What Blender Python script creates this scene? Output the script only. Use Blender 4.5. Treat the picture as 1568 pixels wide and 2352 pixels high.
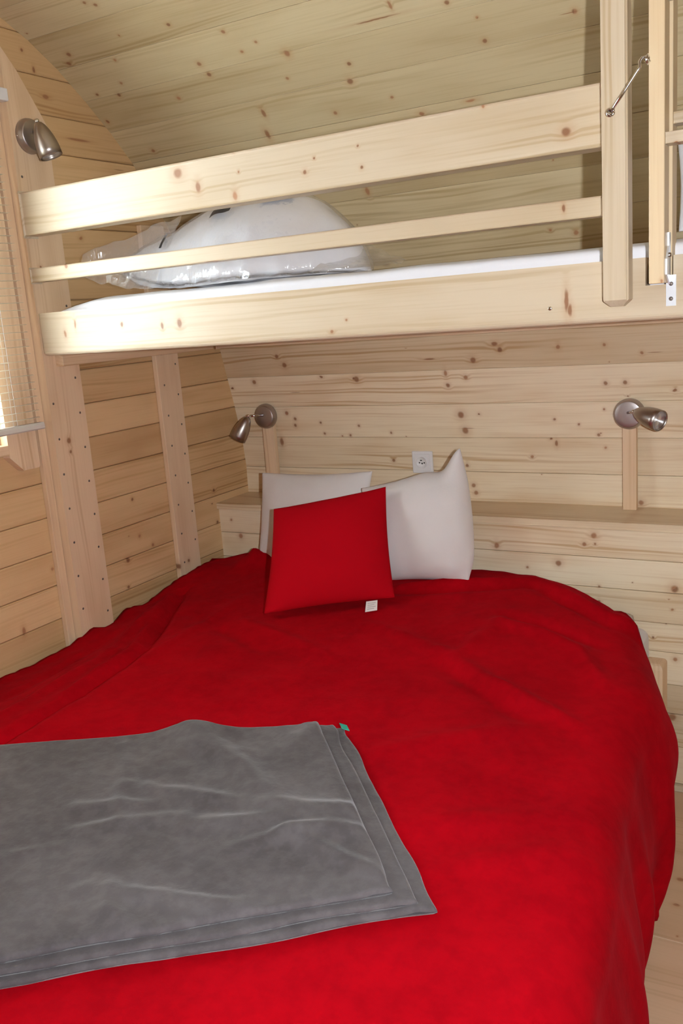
import bpy, bmesh, math, random
from mathutils import Vector, Matrix, noise

random.seed(7)
for o in list(bpy.data.objects):
    bpy.data.objects.remove(o)
SC = bpy.context.scene
COL = SC.collection

# ------------------------------------------------------------------ camera
CAM_LOC = Vector((2.1817, 0.0, 1.5593))
RIGHT = Vector((0.867222, 0.49245, -0.073616))
UP = Vector((-0.043816, 0.222748, 0.973891))
FWD = Vector((-0.49599, 0.841354, -0.214749))
cd = bpy.data.cameras.new('camera')
cam = bpy.data.objects.new('camera', cd)
COL.objects.link(cam)
M = Matrix((RIGHT, UP, -FWD)).transposed().to_4x4()
M.translation = CAM_LOC
cam.matrix_world = M
cd.sensor_fit = 'HORIZONTAL'
cd.sensor_width = 36.0
cd.lens = 2077.45 / 1568 * 36.0
cd.clip_start = 0.02
SC.camera = cam

# ------------------------------------------------------------------ world: bright overcast daylight
wd = bpy.data.worlds.new('world')
SC.world = wd
wd.use_nodes = True
bg = wd.node_tree.nodes['Background']
bg.inputs['Color'].default_value = (0.80, 0.93, 1.0, 1)
bg.inputs['Strength'].default_value = 24.0

# ------------------------------------------------------------------ lights
# the photographer's flash, held in portrait orientation to the right of the lens
fl = bpy.data.lights.new('camera_flash', 'SPOT')
fl.energy = 136.0
fl.color = (0.94, 0.985, 1.05)
fl.shadow_soft_size = 0.014
fl.spot_size = math.radians(112)
fl.spot_blend = 0.6
flo = bpy.data.objects.new('camera_flash', fl)
COL.objects.link(flo)
FM = M.copy()
FM.translation = CAM_LOC + RIGHT * 0.135 + UP * 0.02
aim = (FWD + UP * 0.04).normalized()
flo.rotation_euler = aim.to_track_quat('-Z', 'Y').to_euler()
flo.location = FM.translation

SC.view_settings.view_transform = 'Standard'
SC.view_settings.look = 'None'
SC.view_settings.gamma = 1.0
SC.view_settings.use_curve_mapping = False
SC.view_settings.exposure = 0.0


# ------------------------------------------------------------------ node helpers
class NT:
    def __init__(self, name):
        self.m = bpy.data.materials.new(name)
        self.m.use_nodes = True
        self.t = self.m.node_tree
        self.t.nodes.clear()
        self.out = self.t.nodes.new('ShaderNodeOutputMaterial')

    def n(self, typ, **kw):
        nd = self.t.nodes.new(typ)
        for k, v in kw.items():
            setattr(nd, k, v)
        return nd

    def l(self, a, b):
        self.t.links.new(a, b)

    def val(self, sock, v):
        if hasattr(v, 'node'):
            self.l(v, sock)
        else:
            sock.default_value = v

    def math(self, op, a, b=0.0, c=0.0):
        nd = self.n('ShaderNodeMath', operation=op)
        self.val(nd.inputs[0], a)
        self.val(nd.inputs[1], b)
        self.val(nd.inputs[2], c)
        return nd.outputs[0]

    def vmath(self, op, a, b):
        nd = self.n('ShaderNodeVectorMath', operation=op)
        self.val(nd.inputs[0], a)
        self.val(nd.inputs[1], b)
        return nd.outputs[0]

    def mix(self, f, a, b, blend='MIX'):
        nd = self.n('ShaderNodeMix', data_type='RGBA', blend_type=blend)
        self.val(nd.inputs[0], f)
        self.val(nd.inputs[6], a)
        self.val(nd.inputs[7], b)
        return nd.outputs[2]

    def rng(self, v, a, b, c=0.0, d=1.0, smooth=True):
        nd = self.n('ShaderNodeMapRange')
        nd.interpolation_type = 'SMOOTHSTEP' if smooth else 'LINEAR'
        self.val(nd.inputs[0], v)
        self.val(nd.inputs[1], a)
        self.val(nd.inputs[2], b)
        self.val(nd.inputs[3], c)
        self.val(nd.inputs[4], d)
        return nd.outputs[0]

    def noise(self, vec, scale, detail=2.0, rough=0.5):
        nd = self.n('ShaderNodeTexNoise')
        self.val(nd.inputs['Vector'], vec)
        nd.inputs['Scale'].default_value = scale
        nd.inputs['Detail'].default_value = detail
        nd.inputs['Roughness'].default_value = rough
        return nd.outputs['Fac']

    def principled(self, **kw):
        p = self.n('ShaderNodeBsdfPrincipled')
        for k, v in kw.items():
            self.val(p.inputs[k.replace('_', ' ')], v)
        self.l(p.outputs[0], self.out.inputs[0])
        return p


def rgb(r, g, b):
    return (r, g, b, 1.0)


def pine(name, light, dark, knot_scale=9.0, knot_amount=0.55, knot_size=0.085, rough=0.5, var=0.16, streak=1.0, marks=None, plane='xz'):
    """Pine: local X runs along the grain."""
    k = NT(name)
    tc = k.n('ShaderNodeTexCoord')
    oi = k.n('ShaderNodeObjectInfo')
    off = k.n('ShaderNodeCombineXYZ')
    k.l(k.math('MULTIPLY', oi.outputs['Random'], 37.0), off.inputs[0])
    k.l(k.math('MULTIPLY', oi.outputs['Random'], 91.0), off.inputs[1])
    k.l(k.math('MULTIPLY', oi.outputs['Random'], 53.0), off.inputs[2])
    P = k.vmath('ADD', tc.outputs['Object'], off.outputs[0])
    # knots
    wob = k.n('ShaderNodeTexNoise')
    k.l(P, wob.inputs['Vector'])
    wob.inputs['Scale'].default_value = 55.0
    wob.inputs['Detail'].default_value = 1.0
    wv = k.vmath('SUBTRACT', wob.outputs['Color'], (0.5, 0.5, 0.5))
    wv = k.vmath('MULTIPLY', wv, (0.012, 0.009, 0.0))
    PK = k.vmath('MULTIPLY', k.vmath('ADD', P, wv), (0.72, 1.0, 1.0))
    vo = k.n('ShaderNodeTexVoronoi', voronoi_dimensions='2D')
    k.l(PK, vo.inputs['Vector'])
    vo.inputs['Scale'].default_value = knot_scale
    d = vo.outputs['Distance']
    sep = k.n('ShaderNodeSeparateColor')
    k.l(vo.outputs['Color'], sep.inputs[0])
    size = k.rng(sep.outputs[0], 1.0 - knot_amount, 1.0, 0.0, 1.0, False)
    size = k.math('ADD', k.math('MULTIPLY', k.math('POWER', size, 2.2), knot_size), 0.016)
    has = k.math('GREATER_THAN', sep.outputs[0], 1.0 - knot_amount)
    core = k.math('MULTIPLY', k.rng(d, k.math('MULTIPLY', size, 0.45), size, 1.0, 0.0), has)
    halo = k.math('MULTIPLY', k.rng(d, 0.0, k.math('MULTIPLY', size, 3.4), 1.0, 0.0), has)
    if marks:
        # the knots this wall has, at their own places
        geo = k.n('ShaderNodeNewGeometry')
        dm = None
        for (mx, my, mz, r1, r2) in marks:
            sc = {'xz': (1 / r1, 0.0, 1 / r2), 'yz': (0.0, 1 / r1, 1 / r2), 'xy': (1 / r1, 1 / r2, 0.0), 'vault': (1 / r1, 1 / r2, 1 / r2)}[plane]
            q = k.vmath('MULTIPLY', k.vmath('SUBTRACT', k.vmath('ADD', geo.outputs['Position'], k.vmath('MULTIPLY', wv, (0.45, 0.45, 0.45))), (mx, my, mz)), sc)
            ln = k.n('ShaderNodeVectorMath', operation='LENGTH')
            k.l(q, ln.inputs[0])
            dm = ln.outputs['Value'] if dm is None else k.math('MINIMUM', dm, ln.outputs['Value'])
        core = k.math('MAXIMUM', core, k.math('MULTIPLY', k.rng(dm, 0.45, 1.1, 1.0, 0.0), 0.92))
        halo = k.math('MAXIMUM', halo, k.rng(dm, 0.3, 3.2, 0.9, 0.0))
    # grain
    s = k.n('ShaderNodeSeparateXYZ')
    k.l(P, s.inputs[0])
    low = k.noise(k.vmath('MULTIPLY', P, (1.1, 7.0, 7.0)), 1.0, 2.0)
    yy = k.math('ADD', s.outputs[1], k.math('MULTIPLY', low, 0.075))
    yy = k.math('ADD', yy, k.math('MULTIPLY', halo, 0.010))
    yy = k.math('ADD', yy, k.math('MULTIPLY', s.outputs[2], 0.6))
    band = k.math('SINE', k.math('MULTIPLY', yy, 6.2832 * 70.0))
    band2 = k.math('SINE', k.math('MULTIPLY', yy, 6.2832 * 23.0))
    band = k.math('ADD', k.math('MULTIPLY', band, 0.5), k.math('MULTIPLY', band2, 0.5))
    band = k.rng(band, -0.2, 1.0)
    amp = k.noise(k.vmath('MULTIPLY', P, (0.9, 9.0, 9.0)), 1.0, 1.0)
    amp = k.rng(amp, 0.42, 0.72)
    fine = k.noise(k.vmath('MULTIPLY', P, (5.0, 230.0, 230.0)), 1.0, 2.0)
    fac = k.math('MULTIPLY', k.math('MULTIPLY', band, amp), 0.75 * streak)
    fac = k.math('ADD', fac, k.math('MULTIPLY', k.rng(fine, 0.45, 0.8), 0.22 * streak))
    blotch = k.noise(k.vmath('MULTIPLY', P, (2.3, 11.0, 11.0)), 1.0, 2.0)
    fac = k.math('ADD', fac, k.rng(blotch, 0.42, 0.78, 0.0, 0.50))
    fac = k.math('MINIMUM', fac, 1.0)
    base = k.mix(fac, rgb(*light), rgb(*dark))
    # per-board tone
    tone = k.rng(oi.outputs['Random'], 0.0, 1.0, 1.0 - var, 1.0 + var * 0.45, False)
    tn = k.n('ShaderNodeCombineColor')
    k.l(tone, tn.inputs[0])
    k.l(k.math('POWER', tone, 1.25), tn.inputs[1])
    k.l(k.math('POWER', tone, 1.6), tn.inputs[2])
    base = k.mix(1.0, base, tn.outputs[0], 'MULTIPLY')
    base = k.mix(k.math('MULTIPLY', k.math('POWER', halo, 1.5), 0.38), base, rgb(0.42, 0.19, 0.075))
    kc = k.mix(sep.outputs[1], rgb(0.20, 0.075, 0.03), rgb(0.42, 0.19, 0.09))
    base = k.mix(k.math('MULTIPLY', core, 0.9), base, kc)
    # short dark resin streaks
    v2 = k.n('ShaderNodeTexVoronoi', voronoi_dimensions='2D')
    k.l(k.vmath('MULTIPLY', P, (0.085, 1.6, 1.0)), v2.inputs['Vector'])
    v2.inputs['Scale'].default_value = 6.0
    s2 = k.n('ShaderNodeSeparateColor')
    k.l(v2.outputs['Color'], s2.inputs[0])
    pick = k.rng(s2.outputs[0], 0.80, 0.82)
    res = k.math('MULTIPLY', k.rng(v2.outputs['Distance'], 0.006, 0.016, 1.0, 0.0), pick)
    base = k.mix(k.math('MULTIPLY', res, 0.75), base, rgb(0.26, 0.10, 0.04))
    p = k.principled(Base_Color=base, Roughness=rough)
    p.inputs['Specular IOR Level'].default_value = 0.35
    bp = k.n('ShaderNodeBump')
    bp.inputs['Strength'].default_value = 0.12
    bp.inputs['Distance'].default_value = 0.001
    k.l(fac, bp.inputs['Height'])
    k.l(bp.outputs[0], p.inputs['Normal'])
    return k.m


def cloth(name, col, col2, sheen=0.4, weave=900.0, bump=0.25, blotch=7.0, amount=0.35, rough=0.95, tint=None, spec=0.12):
    k = NT(name)
    tc = k.n('ShaderNodeTexCoord')
    P = tc.outputs['Object']
    b1 = k.noise(P, blotch, 3.0, 0.6)
    b2 = k.noise(k.vmath('MULTIPLY', P, (1.0, 1.0, 1.0)), blotch * 7, 3.0, 0.6)
    f = k.math('ADD', k.math('MULTIPLY', k.rng(b1, 0.35, 0.68), amount), k.math('MULTIPLY', k.rng(b2, 0.38, 0.66), amount * 0.6))
    base = k.mix(f, rgb(*col), rgb(*col2))
    p = k.principled(Base_Color=base, Roughness=rough)
    p.inputs['Specular IOR Level'].default_value = spec
    p.inputs['Sheen Weight'].default_value = sheen
    p.inputs['Sheen Roughness'].default_value = 0.4
    if tint:
        p.inputs['Sheen Tint'].default_value = rgb(*tint)
    bp = k.n('ShaderNodeBump')
    bp.inputs['Strength'].default_value = bump
    bp.inputs['Distance'].default_value = 0.002
    h = k.math('ADD', k.math('MULTIPLY', k.noise(P, weave, 2.0), 0.5), k.noise(P, weave * 0.16, 3.0))
    k.l(h, bp.inputs['Height'])
    k.l(bp.outputs[0], p.inputs['Normal'])
    return k.m


def plain(name, col, rough=0.5, metal=0.0, spec=0.5, emit=None):
    k = NT(name)
    tc = k.n('ShaderNodeTexCoord')
    v = k.noise(tc.outputs['Object'], 60.0, 2.0)
    c = k.mix(k.rng(v, 0.3, 0.7, 0.0, 0.12), rgb(*col), rgb(*[x * 0.8 for x in col]))
    p = k.principled(Base_Color=c, Roughness=rough, Metallic=metal)
    p.inputs['Specular IOR Level'].default_value = spec
    return k.m


def clear(name, tr=0.9, tint=(1, 1, 1), rough=0.05, bump=0.0, haze=0.0):
    k = NT(name)
    t = k.n('ShaderNodeBsdfTransparent')
    t.inputs[0].default_value = rgb(*tint)
    g = k.n('ShaderNodeBsdfGlossy')
    g.inputs['Roughness'].default_value = rough
    g.inputs[0].default_value = rgb(1, 1, 1)
    fr = k.n('ShaderNodeLayerWeight')
    fr.inputs[0].default_value = 0.25
    if bump:
        tc = k.n('ShaderNodeTexCoord')
        bp = k.n('ShaderNodeBump')
        bp.inputs['Strength'].default_value = bump
        bp.inputs['Distance'].default_value = 0.01
        hh = k.noise(k.vmath('MULTIPLY', tc.outputs['Object'], (1.0, 1.0, 0.35)), 26.0, 3.0, 0.6)
        k.l(hh, bp.inputs['Height'])
        k.l(bp.outputs[0], g.inputs['Normal'])
        k.l(bp.outputs[0], fr.inputs['Normal'])
    f = k.rng(fr.outputs['Facing'], 0.0, 1.0, 1.0 - tr, min(1.0, 1.0 - tr + 0.4), False)
    mx = k.n('ShaderNodeMixShader')
    k.l(f, mx.inputs[0])
    k.l(t.outputs[0], mx.inputs[1])
    k.l(g.outputs[0], mx.inputs[2])
    last = mx.outputs[0]
    if haze:
        df = k.n('ShaderNodeBsdfDiffuse')
        df.inputs[0].default_value = rgb(0.9, 0.9, 0.92)
        m2 = k.n('ShaderNodeMixShader')
        m2.inputs[0].default_value = haze
        k.l(last, m2.inputs[1])
        k.l(df.outputs[0], m2.inputs[2])
        last = m2.outputs[0]
    k.l(last, k.out.inputs[0])
    return k.m


# knots of each board surface: x, y, z, half-widths along and across
K_BACK = [(0.254, 2.877, 1.416, 0.0094, 0.0094), (0.28, 2.885, 1.382, 0.0113, 0.0113), (0.123, 2.9, 1.321, 0.0097, 0.0097), (0.576, 2.9, 1.319, 0.0127, 0.0127), (0.928, 2.898, 1.33, 0.0069, 0.012), (1.0, 2.902, 1.313, 0.0085, 0.0085), (0.93, 2.908, 1.287, 0.0087, 0.0087), (1.035, 2.888, 1.371, 0.0118, 0.0118), (0.963, 2.935, 1.181, 0.014, 0.014), (0.972, 2.946, 1.124, 0.014, 0.014), (0.386, 2.94, 1.156, 0.0057, 0.0057), (0.55, 2.942, 1.143, 0.0056, 0.0056), (0.395, 2.948, 1.113, 0.0058, 0.0058), (0.506, 2.949, 1.106, 0.0057, 0.0057), (0.68, 2.947, 1.116, 0.0055, 0.0055), (0.275, 2.937, 1.172, 0.0077, 0.0077), (0.269, 2.942, 1.146, 0.0078, 0.0078), (0.241, 2.932, 1.195, 0.0097, 0.0097), (0.191, 2.954, 1.079, 0.0099, 0.0198), (0.676, 2.963, 1.011, 0.0074, 0.0074), (0.966, 2.963, 0.997, 0.0071, 0.0071), (0.988, 2.962, 0.925, 0.0089, 0.0089), (0.996, 2.961, 0.899, 0.0089, 0.0089), (0.877, 2.885, 1.381, 0.0241, 0.0034), (1.529, 2.91, 1.281, 0.0078, 0.0078), (1.468, 2.91, 1.28, 0.0079, 0.0079), (1.293, 2.954, 1.08, 0.0067, 0.0117), (1.435, 2.949, 1.109, 0.0065, 0.0065), (1.455, 2.956, 1.066, 0.0049, 0.0049), (1.206, 2.963, 1.032, 0.0068, 0.0068), (1.373, 2.942, 1.145, 0.0049, 0.0049), (1.293, 2.939, 1.163, 0.005, 0.005), (1.458, 2.932, 1.195, 0.0048, 0.0048), (1.566, 2.961, 0.885, 0.0098, 0.0098), (1.328, 2.88, 1.402, 0.008, 0.008), (1.473, 2.88, 1.402, 0.0062, 0.0062), (1.585, 2.887, 1.372, 0.0061, 0.0061), (1.117, 2.875, 1.422, 0.0132, 0.0082), (1.133, 2.88, 1.402, 0.0099, 0.0099)]
K_LOW = [(1.465, 2.756, 0.821, 0.011, 0.011), (1.434, 2.756, 0.791, 0.0079, 0.0079), (1.468, 2.756, 0.794, 0.0047, 0.0047), (1.35, 2.756, 0.722, 0.0113, 0.0113), (1.247, 2.756, 0.701, 0.0049, 0.0049), (1.707, 2.756, 0.667, 0.0137, 0.0137), (1.478, 2.756, 0.605, 0.0064, 0.0064), (1.479, 2.756, 0.655, 0.0048, 0.0048), (1.643, 2.756, 0.504, 0.0047, 0.0047), (1.709, 2.756, 0.44, 0.0077, 0.0077), (1.701, 2.756, 0.246, 0.0141, 0.0141), (1.7, 2.756, 0.601, 0.0046, 0.0046), (0.094, 2.756, 0.739, 0.0117, 0.0117), (0.056, 2.756, 0.802, 0.0059, 0.0059), (1.143, 2.756, 0.768, 0.01, 0.0116)]
K_CEIL = [(0.759, 2.304, 2.264, 0.0097, 0.0124), (0.921, 2.361, 2.219, 0.0068, 0.0068), (0.899, 2.4, 2.184, 0.0112, 0.0112), (0.583, 2.429, 2.157, 0.0075, 0.0165), (0.558, 2.481, 2.108, 0.0092, 0.0184), (0.691, 2.26, 2.3, 0.0055, 0.0055), (0.632, 2.274, 2.289, 0.0056, 0.0056), (0.614, 2.217, 2.332, 0.0069, 0.0069), (0.478, 2.277, 2.286, 0.0086, 0.0086), (0.486, 2.308, 2.261, 0.0087, 0.0087), (0.72, 2.362, 2.219, 0.0057, 0.0057), (1.305, 2.378, 2.204, 0.0076, 0.0076), (1.307, 2.326, 2.247, 0.005, 0.005), (1.539, 2.36, 2.22, 0.0084, 0.0084), (0.999, 2.453, 2.134, 0.0056, 0.0056), (0.811, 2.462, 2.125, 0.0073, 0.0073), (1.246, 2.28, 2.283, 0.0074, 0.0074), (1.05, 2.278, 2.285, 0.0771, 0.0032), (1.216, 2.493, 2.095, 0.0163, 0.0041), (0.816, 2.62, 1.919, 0.0078, 0.0155), (0.335, 2.348, 2.229, 0.0076, 0.0076), (0.086, 2.165, 2.365, 0.0089, 0.0089), (0.058, 2.19, 2.349, 0.0091, 0.0091), (0.22, 2.214, 2.334, 0.0059, 0.0059), (0.179, 2.275, 2.288, 0.0061, 0.0061), (0.064, 2.289, 2.277, 0.0062, 0.0062), (0.139, 2.304, 2.265, 0.0077, 0.0077), (0.023, 2.367, 2.215, 0.0081, 0.0081), (0.114, 2.465, 2.123, 0.0082, 0.0082), (0.472, 2.162, 2.367, 0.0069, 0.0069), (0.291, 2.038, 2.433, 0.0068, 0.0068), (0.315, 2.054, 2.426, 0.0068, 0.0068), (0.299, 2.153, 2.372, 0.0043, 0.0043), (1.104, 2.256, 2.303, 0.005, 0.0151), (1.357, 2.726, 1.749, 0.0059, 0.0059), (1.431, 2.734, 1.735, 0.0088, 0.0088)]
K_LEFT = [(0.0, 2.229, 0.781, 0.0104, 0.0104), (0.0, 2.361, 0.801, 0.0072, 0.0072), (0.0, 2.738, 0.922, 0.0078, 0.0078), (0.0, 2.299, 0.849, 0.007, 0.007), (0.0, 1.755, 0.688, 0.0076, 0.0152), (0.0, 2.215, 0.688, 0.0069, 0.0069), (0.0, 2.287, 0.983, 0.0069, 0.0069), (0.0, 1.897, 0.844, 0.0063, 0.0063), (0.0, 2.739, 0.794, 0.0079, 0.0079), (0.0, 2.136, 2.259, 0.0151, 0.0076), (0.0, 2.249, 2.149, 0.0552, 0.0047), (0.0, 2.066, 2.376, 0.0059, 0.0059), (0.0, 2.103, 2.329, 0.0059, 0.0104)]
K_BEAM = [(1.628, 1.935, 1.549, 0.0053, 0.0274), (1.635, 1.935, 1.529, 0.0053, 0.0148), (0.584, 1.935, 1.564, 0.0094, 0.0147), (0.523, 1.935, 1.56, 0.0054, 0.0109), (0.156, 1.935, 1.558, 0.0058, 0.0117), (0.2, 1.935, 1.583, 0.0043, 0.0144), (1.052, 1.935, 1.516, 0.0061, 0.0049), (1.095, 1.935, 1.541, 0.0036, 0.0036), (0.379, 1.935, 1.572, 0.0056, 0.0084), (1.634, 1.935, 1.882, 0.0111, 0.0101), (0.632, 1.935, 1.937, 0.0167, 0.0141), (0.692, 1.935, 1.896, 0.0089, 0.0152), (0.813, 1.935, 1.965, 0.0049, 0.0049), (0.821, 1.935, 1.915, 0.0037, 0.0037), (1.011, 1.935, 1.889, 0.0059, 0.0059), (1.039, 1.935, 1.916, 0.0035, 0.0035), (1.163, 1.935, 1.879, 0.0046, 0.0046), (1.157, 1.935, 1.926, 0.0034, 0.0034), (0.804, 1.935, 1.861, 0.0075, 0.0124), (1.461, 1.935, 1.959, 0.0042, 0.0042), (1.626, 1.935, 1.735, 0.0041, 0.0093), (0.196, 1.935, 1.745, 0.0071, 0.0071)]
K_STUD = [(0.05, 1.991, 1.235, 0.0093, 0.0109), (0.05, 1.992, 1.2, 0.0062, 0.0062), (0.02, 2.446, 1.096, 0.0107, 0.0107), (0.02, 2.52, 0.7, 0.0075, 0.0075), (0.02, 2.463, 0.691, 0.0129, 0.0129)]

PINE_WALL = pine('pine_end_wall', (0.74, 0.50, 0.265), (0.52, 0.30, 0.125), knot_scale=6.0, knot_amount=0.16, knot_size=0.06, marks=K_LEFT, plane='yz')
PINE_BACK = pine('pine_back_wall', (0.84, 0.70, 0.50), (0.62, 0.425, 0.235), knot_scale=10.0, knot_amount=0.14, knot_size=0.05, var=0.20, streak=1.5, marks=K_BACK + K_LOW)
PINE_CEIL = pine('pine_ceiling', (0.68, 0.565, 0.36), (0.50, 0.38, 0.205), knot_scale=8.5, knot_amount=0.10, knot_size=0.05, streak=1.5, marks=K_CEIL, plane='vault')
PINE_BOARD = pine('pine_board', (0.68, 0.565, 0.36), (0.50, 0.38, 0.205))
PINE_BEAM = pine('pine_bunk_timber', (0.62, 0.51, 0.365), (0.49, 0.365, 0.22), knot_scale=7.0, knot_amount=0.10, knot_size=0.05, var=0.05, rough=0.4, streak=1.3, marks=K_BEAM)
PINE_STUD = pine('pine_stud', (0.82, 0.61, 0.41), (0.64, 0.42, 0.24), knot_scale=6.0, knot_amount=0.14, knot_size=0.06, var=0.06, marks=K_STUD, plane='yz')
PINE_LADDER = pine('pine_ladder', (0.72, 0.555, 0.345), (0.57, 0.37, 0.19), knot_scale=5.0, knot_amount=0.25, knot_size=0.06, var=0.05)
K_FLOOR = [(1.763, 1.981, 0.0, 0.0086, 0.0061), (1.815, 2.173, 0.0, 0.0104, 0.0065), (1.807, 2.286, 0.0, 0.0122, 0.0095), (1.839, 2.052, -0.0, 0.0037, 0.0037)]
PINE_FLOOR = pine('pine_floor', (0.66, 0.45, 0.29), (0.52, 0.33, 0.185), knot_scale=5.0, knot_amount=0.1, knot_size=0.06, var=0.05, streak=0.55, marks=K_FLOOR, plane='xy')
SHELL = plain('outer_shell', (0.30, 0.17, 0.08), 0.8)
RED_FLEECE = cloth('red_fleece', (0.43, 0.0018, 0.0075), (0.29, 0.0010, 0.005), sheen=0.07, weave=700, bump=0.35, blotch=5.0, tint=(1.0, 0.09, 0.12), amount=0.5, spec=0.02)
RED_COTTON = cloth('red_cotton', (0.47, 0.003, 0.010), (0.43, 0.0025, 0.009), sheen=0.03, weave=1100, bump=0.12, amount=0.2, tint=(1, 0.1, 0.1), spec=0.04)
GREY_FLEECE = cloth('grey_fleece', (0.084, 0.074, 0.077), (0.150, 0.137, 0.141), sheen=0.27, weave=700, bump=0.35, blotch=6.0, amount=0.5)
WHITE_COTTON = cloth('white_cotton', (0.76, 0.73, 0.71), (0.72, 0.69, 0.67), sheen=0.05, weave=1200, bump=0.10, amount=0.2)
WHITE_SHEET = cloth('white_sheet', (0.80, 0.79, 0.82), (0.76, 0.75, 0.78), sheen=0.05, weave=1000, bump=0.15, amount=0.3)
NICKEL = plain('brushed_nickel', (0.43, 0.385, 0.35), 0.36, 1.0)
NICKEL_DISC = plain('satin_nickel_plate', (0.46, 0.42, 0.41), 0.42, 1.0)
CHROME = plain('chrome', (0.72, 0.72, 0.72), 0.14, 1.0)
ZINC = plain('zinc_plate', (0.86, 0.90, 0.95), 0.30, 0.55)
STEEL = plain('nail_head', (0.20, 0.17, 0.15), 0.5, 0.6)
DARK = plain('dark_hole', (0.02, 0.018, 0.017), 0.6)
BLACK = plain('black_print', (0.035, 0.035, 0.04), 0.4)
PLASTIC = plain('white_plastic', (0.82, 0.81, 0.82), 0.28)
REFLECTOR = plain('bulb_reflector', (0.80, 0.80, 0.83), 0.22, 0.7)
BLIND = plain('blind_aluminium', (0.76, 0.71, 0.58), 0.45)
BLIND_RAIL = plain('blind_rail', (0.66, 0.63, 0.57), 0.38)
TAG_WHITE = plain('tag_fabric', (0.86, 0.82, 0.81), 0.7)
TAG_PRINT = plain('tag_print', (0.40, 0.36, 0.37), 0.7)
TEAL = plain('teal_label', (0.03, 0.50, 0.38), 0.6)
GLASS = clear('window_glass', 0.93)
BAG = clear('clear_plastic_bag', 0.91, (1.0, 1.0, 1.0), 0.12, 1.0, 0.17)
LENS = clear('lamp_lens', 0.85)


# ------------------------------------------------------------------ object helpers
def link(name, me, parent=None, mat=None, mw=None):
    o = bpy.data.objects.new(name, me)
    COL.objects.link(o)
    if mat is not None and me is not None:
        me.materials.append(mat)
    if mw is not None:
        o.matrix_world = mw
    if parent is not None:
        o.parent = parent
        o.matrix_parent_inverse = WORLD[parent.name].inverted() if parent.name in WORLD else Matrix()
    return o


WORLD = {}


def from_bm(name, bm, mat, parent=None, mw=None, smooth=False):
    me = bpy.data.meshes.new(name)
    bmesh.ops.recalc_face_normals(bm, faces=bm.faces[:])
    bm.to_mesh(me)
    bm.free()
    if smooth:
        for f in me.polygons:
            f.use_smooth = True
    return link(name, me, parent, mat, mw)


def thing(name, label, cat, loc=(0, 0, 0), group=None):
    o = bpy.data.objects.new(name, None)
    COL.objects.link(o)
    o.empty_display_size = 0.05
    o.location = loc
    WORLD[o.name] = Matrix.Translation(loc)
    tag(o, label, cat, group)
    return o


def tag(o, label=None, cat=None, group=None, kind=None):
    if label:
        o['label'] = label
    if cat:
        o['category'] = cat
    if group:
        o['group'] = group
    if kind:
        o['kind'] = kind
    return o


def frame(origin, xd, yd):
    xd = Vector(xd).normalized()
    yd = Vector(yd)
    yd = (yd - xd * yd.dot(xd)).normalized()
    zd = xd.cross(yd)
    m = Matrix((xd, yd, zd)).transposed().to_4x4()
    m.translation = Vector(origin)
    return m


def board_mesh(L, w, th, ch, name='board', top_only=True):
    """Local X length, Y width, Z thickness; face is at z=0, back at z=-th; long front edges chamfered."""
    prof = [(0, -th), (w, -th), (w, -ch), (w - ch, 0), (ch, 0), (0, -ch)]
    bm = bmesh.new()
    a = [bm.verts.new((0, y, z)) for y, z in prof]
    b = [bm.verts.new((L, y, z)) for y, z in prof]
    n = len(prof)
    for i in range(n):
        bm.faces.new((a[i], a[(i + 1) % n], b[(i + 1) % n], b[i]))
    bm.faces.new(a[::-1])
    bm.faces.new(b)
    return bm


def board(parent, name, origin, xd, yd, L, w, th, mat, ch=0.002):
    return from_bm(name, board_mesh(L, w, th, ch), mat, parent, frame(origin, xd, yd))


def box_bm(x0, y0, z0, x1, y1, z1, bev=0.0, seg=2, bm=None):
    own = bm is None
    if own:
        bm = bmesh.new()
    r = bmesh.ops.create_cube(bm, size=1.0)
    vs = r['verts']
    for v in vs:
        v.co.x = x0 + (v.co.x + 0.5) * (x1 - x0)
        v.co.y = y0 + (v.co.y + 0.5) * (y1 - y0)
        v.co.z = z0 + (v.co.z + 0.5) * (z1 - z0)
    if bev:
        es = list({e for v in vs for e in v.link_edges})
        bmesh.ops.bevel(bm, geom=es, offset=bev, segments=seg, affect='EDGES', profile=0.5)
    return bm


def timber(parent, name, lo, hi, axis, mat, bev=0.003, seg=2):
    """Box timber in world space with its local X along the given axis (grain direction)."""
    lo = Vector(lo)
    hi = Vector(hi)
    s = hi - lo
    if axis == 'x':
        mw = frame(lo, (1, 0, 0), (0, 0, 1))           # local z = -y world
        dims = (s.x, s.z, -s.y)
    elif axis == 'y':
        mw = frame(lo, (0, 1, 0), (0, 0, 1))           # local z = +x
        dims = (s.y, s.z, s.x)
    else:
        mw = frame(lo, (0, 0, 1), (1, 0, 0))           # local z = +y
        dims = (s.z, s.x, s.y)
    bm = box_bm(0, 0, 0, dims[0], dims[1], dims[2], bev, seg)
    return from_bm(name, bm, mat, parent, mw)


def lathe_bm(prof, n=24, bm=None, mw=Matrix()):
    """Revolve (r, z) profile about local Z."""
    if bm is None:
        bm = bmesh.new()
    rings = []
    for r, z in prof:
        if r < 1e-6:
            rings.append([bm.verts.new(mw @ Vector((0, 0, z)))])
        else:
            rings.append([bm.verts.new(mw @ Vector((r * math.cos(2 * math.pi * i / n), r * math.sin(2 * math.pi * i / n), z))) for i in range(n)])
    for a, b in zip(rings, rings[1:]):
        for i in range(n):
            j = (i + 1) % n
            if len(a) == 1 and len(b) == 1:
                continue
            if len(a) == 1:
                bm.faces.new((a[0], b[j], b[i]))
            elif len(b) == 1:
                bm.faces.new((a[i], a[j], b[0]))
            else:
                bm.faces.new((a[i], a[j], b[j], b[i]))
    return bm


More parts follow.
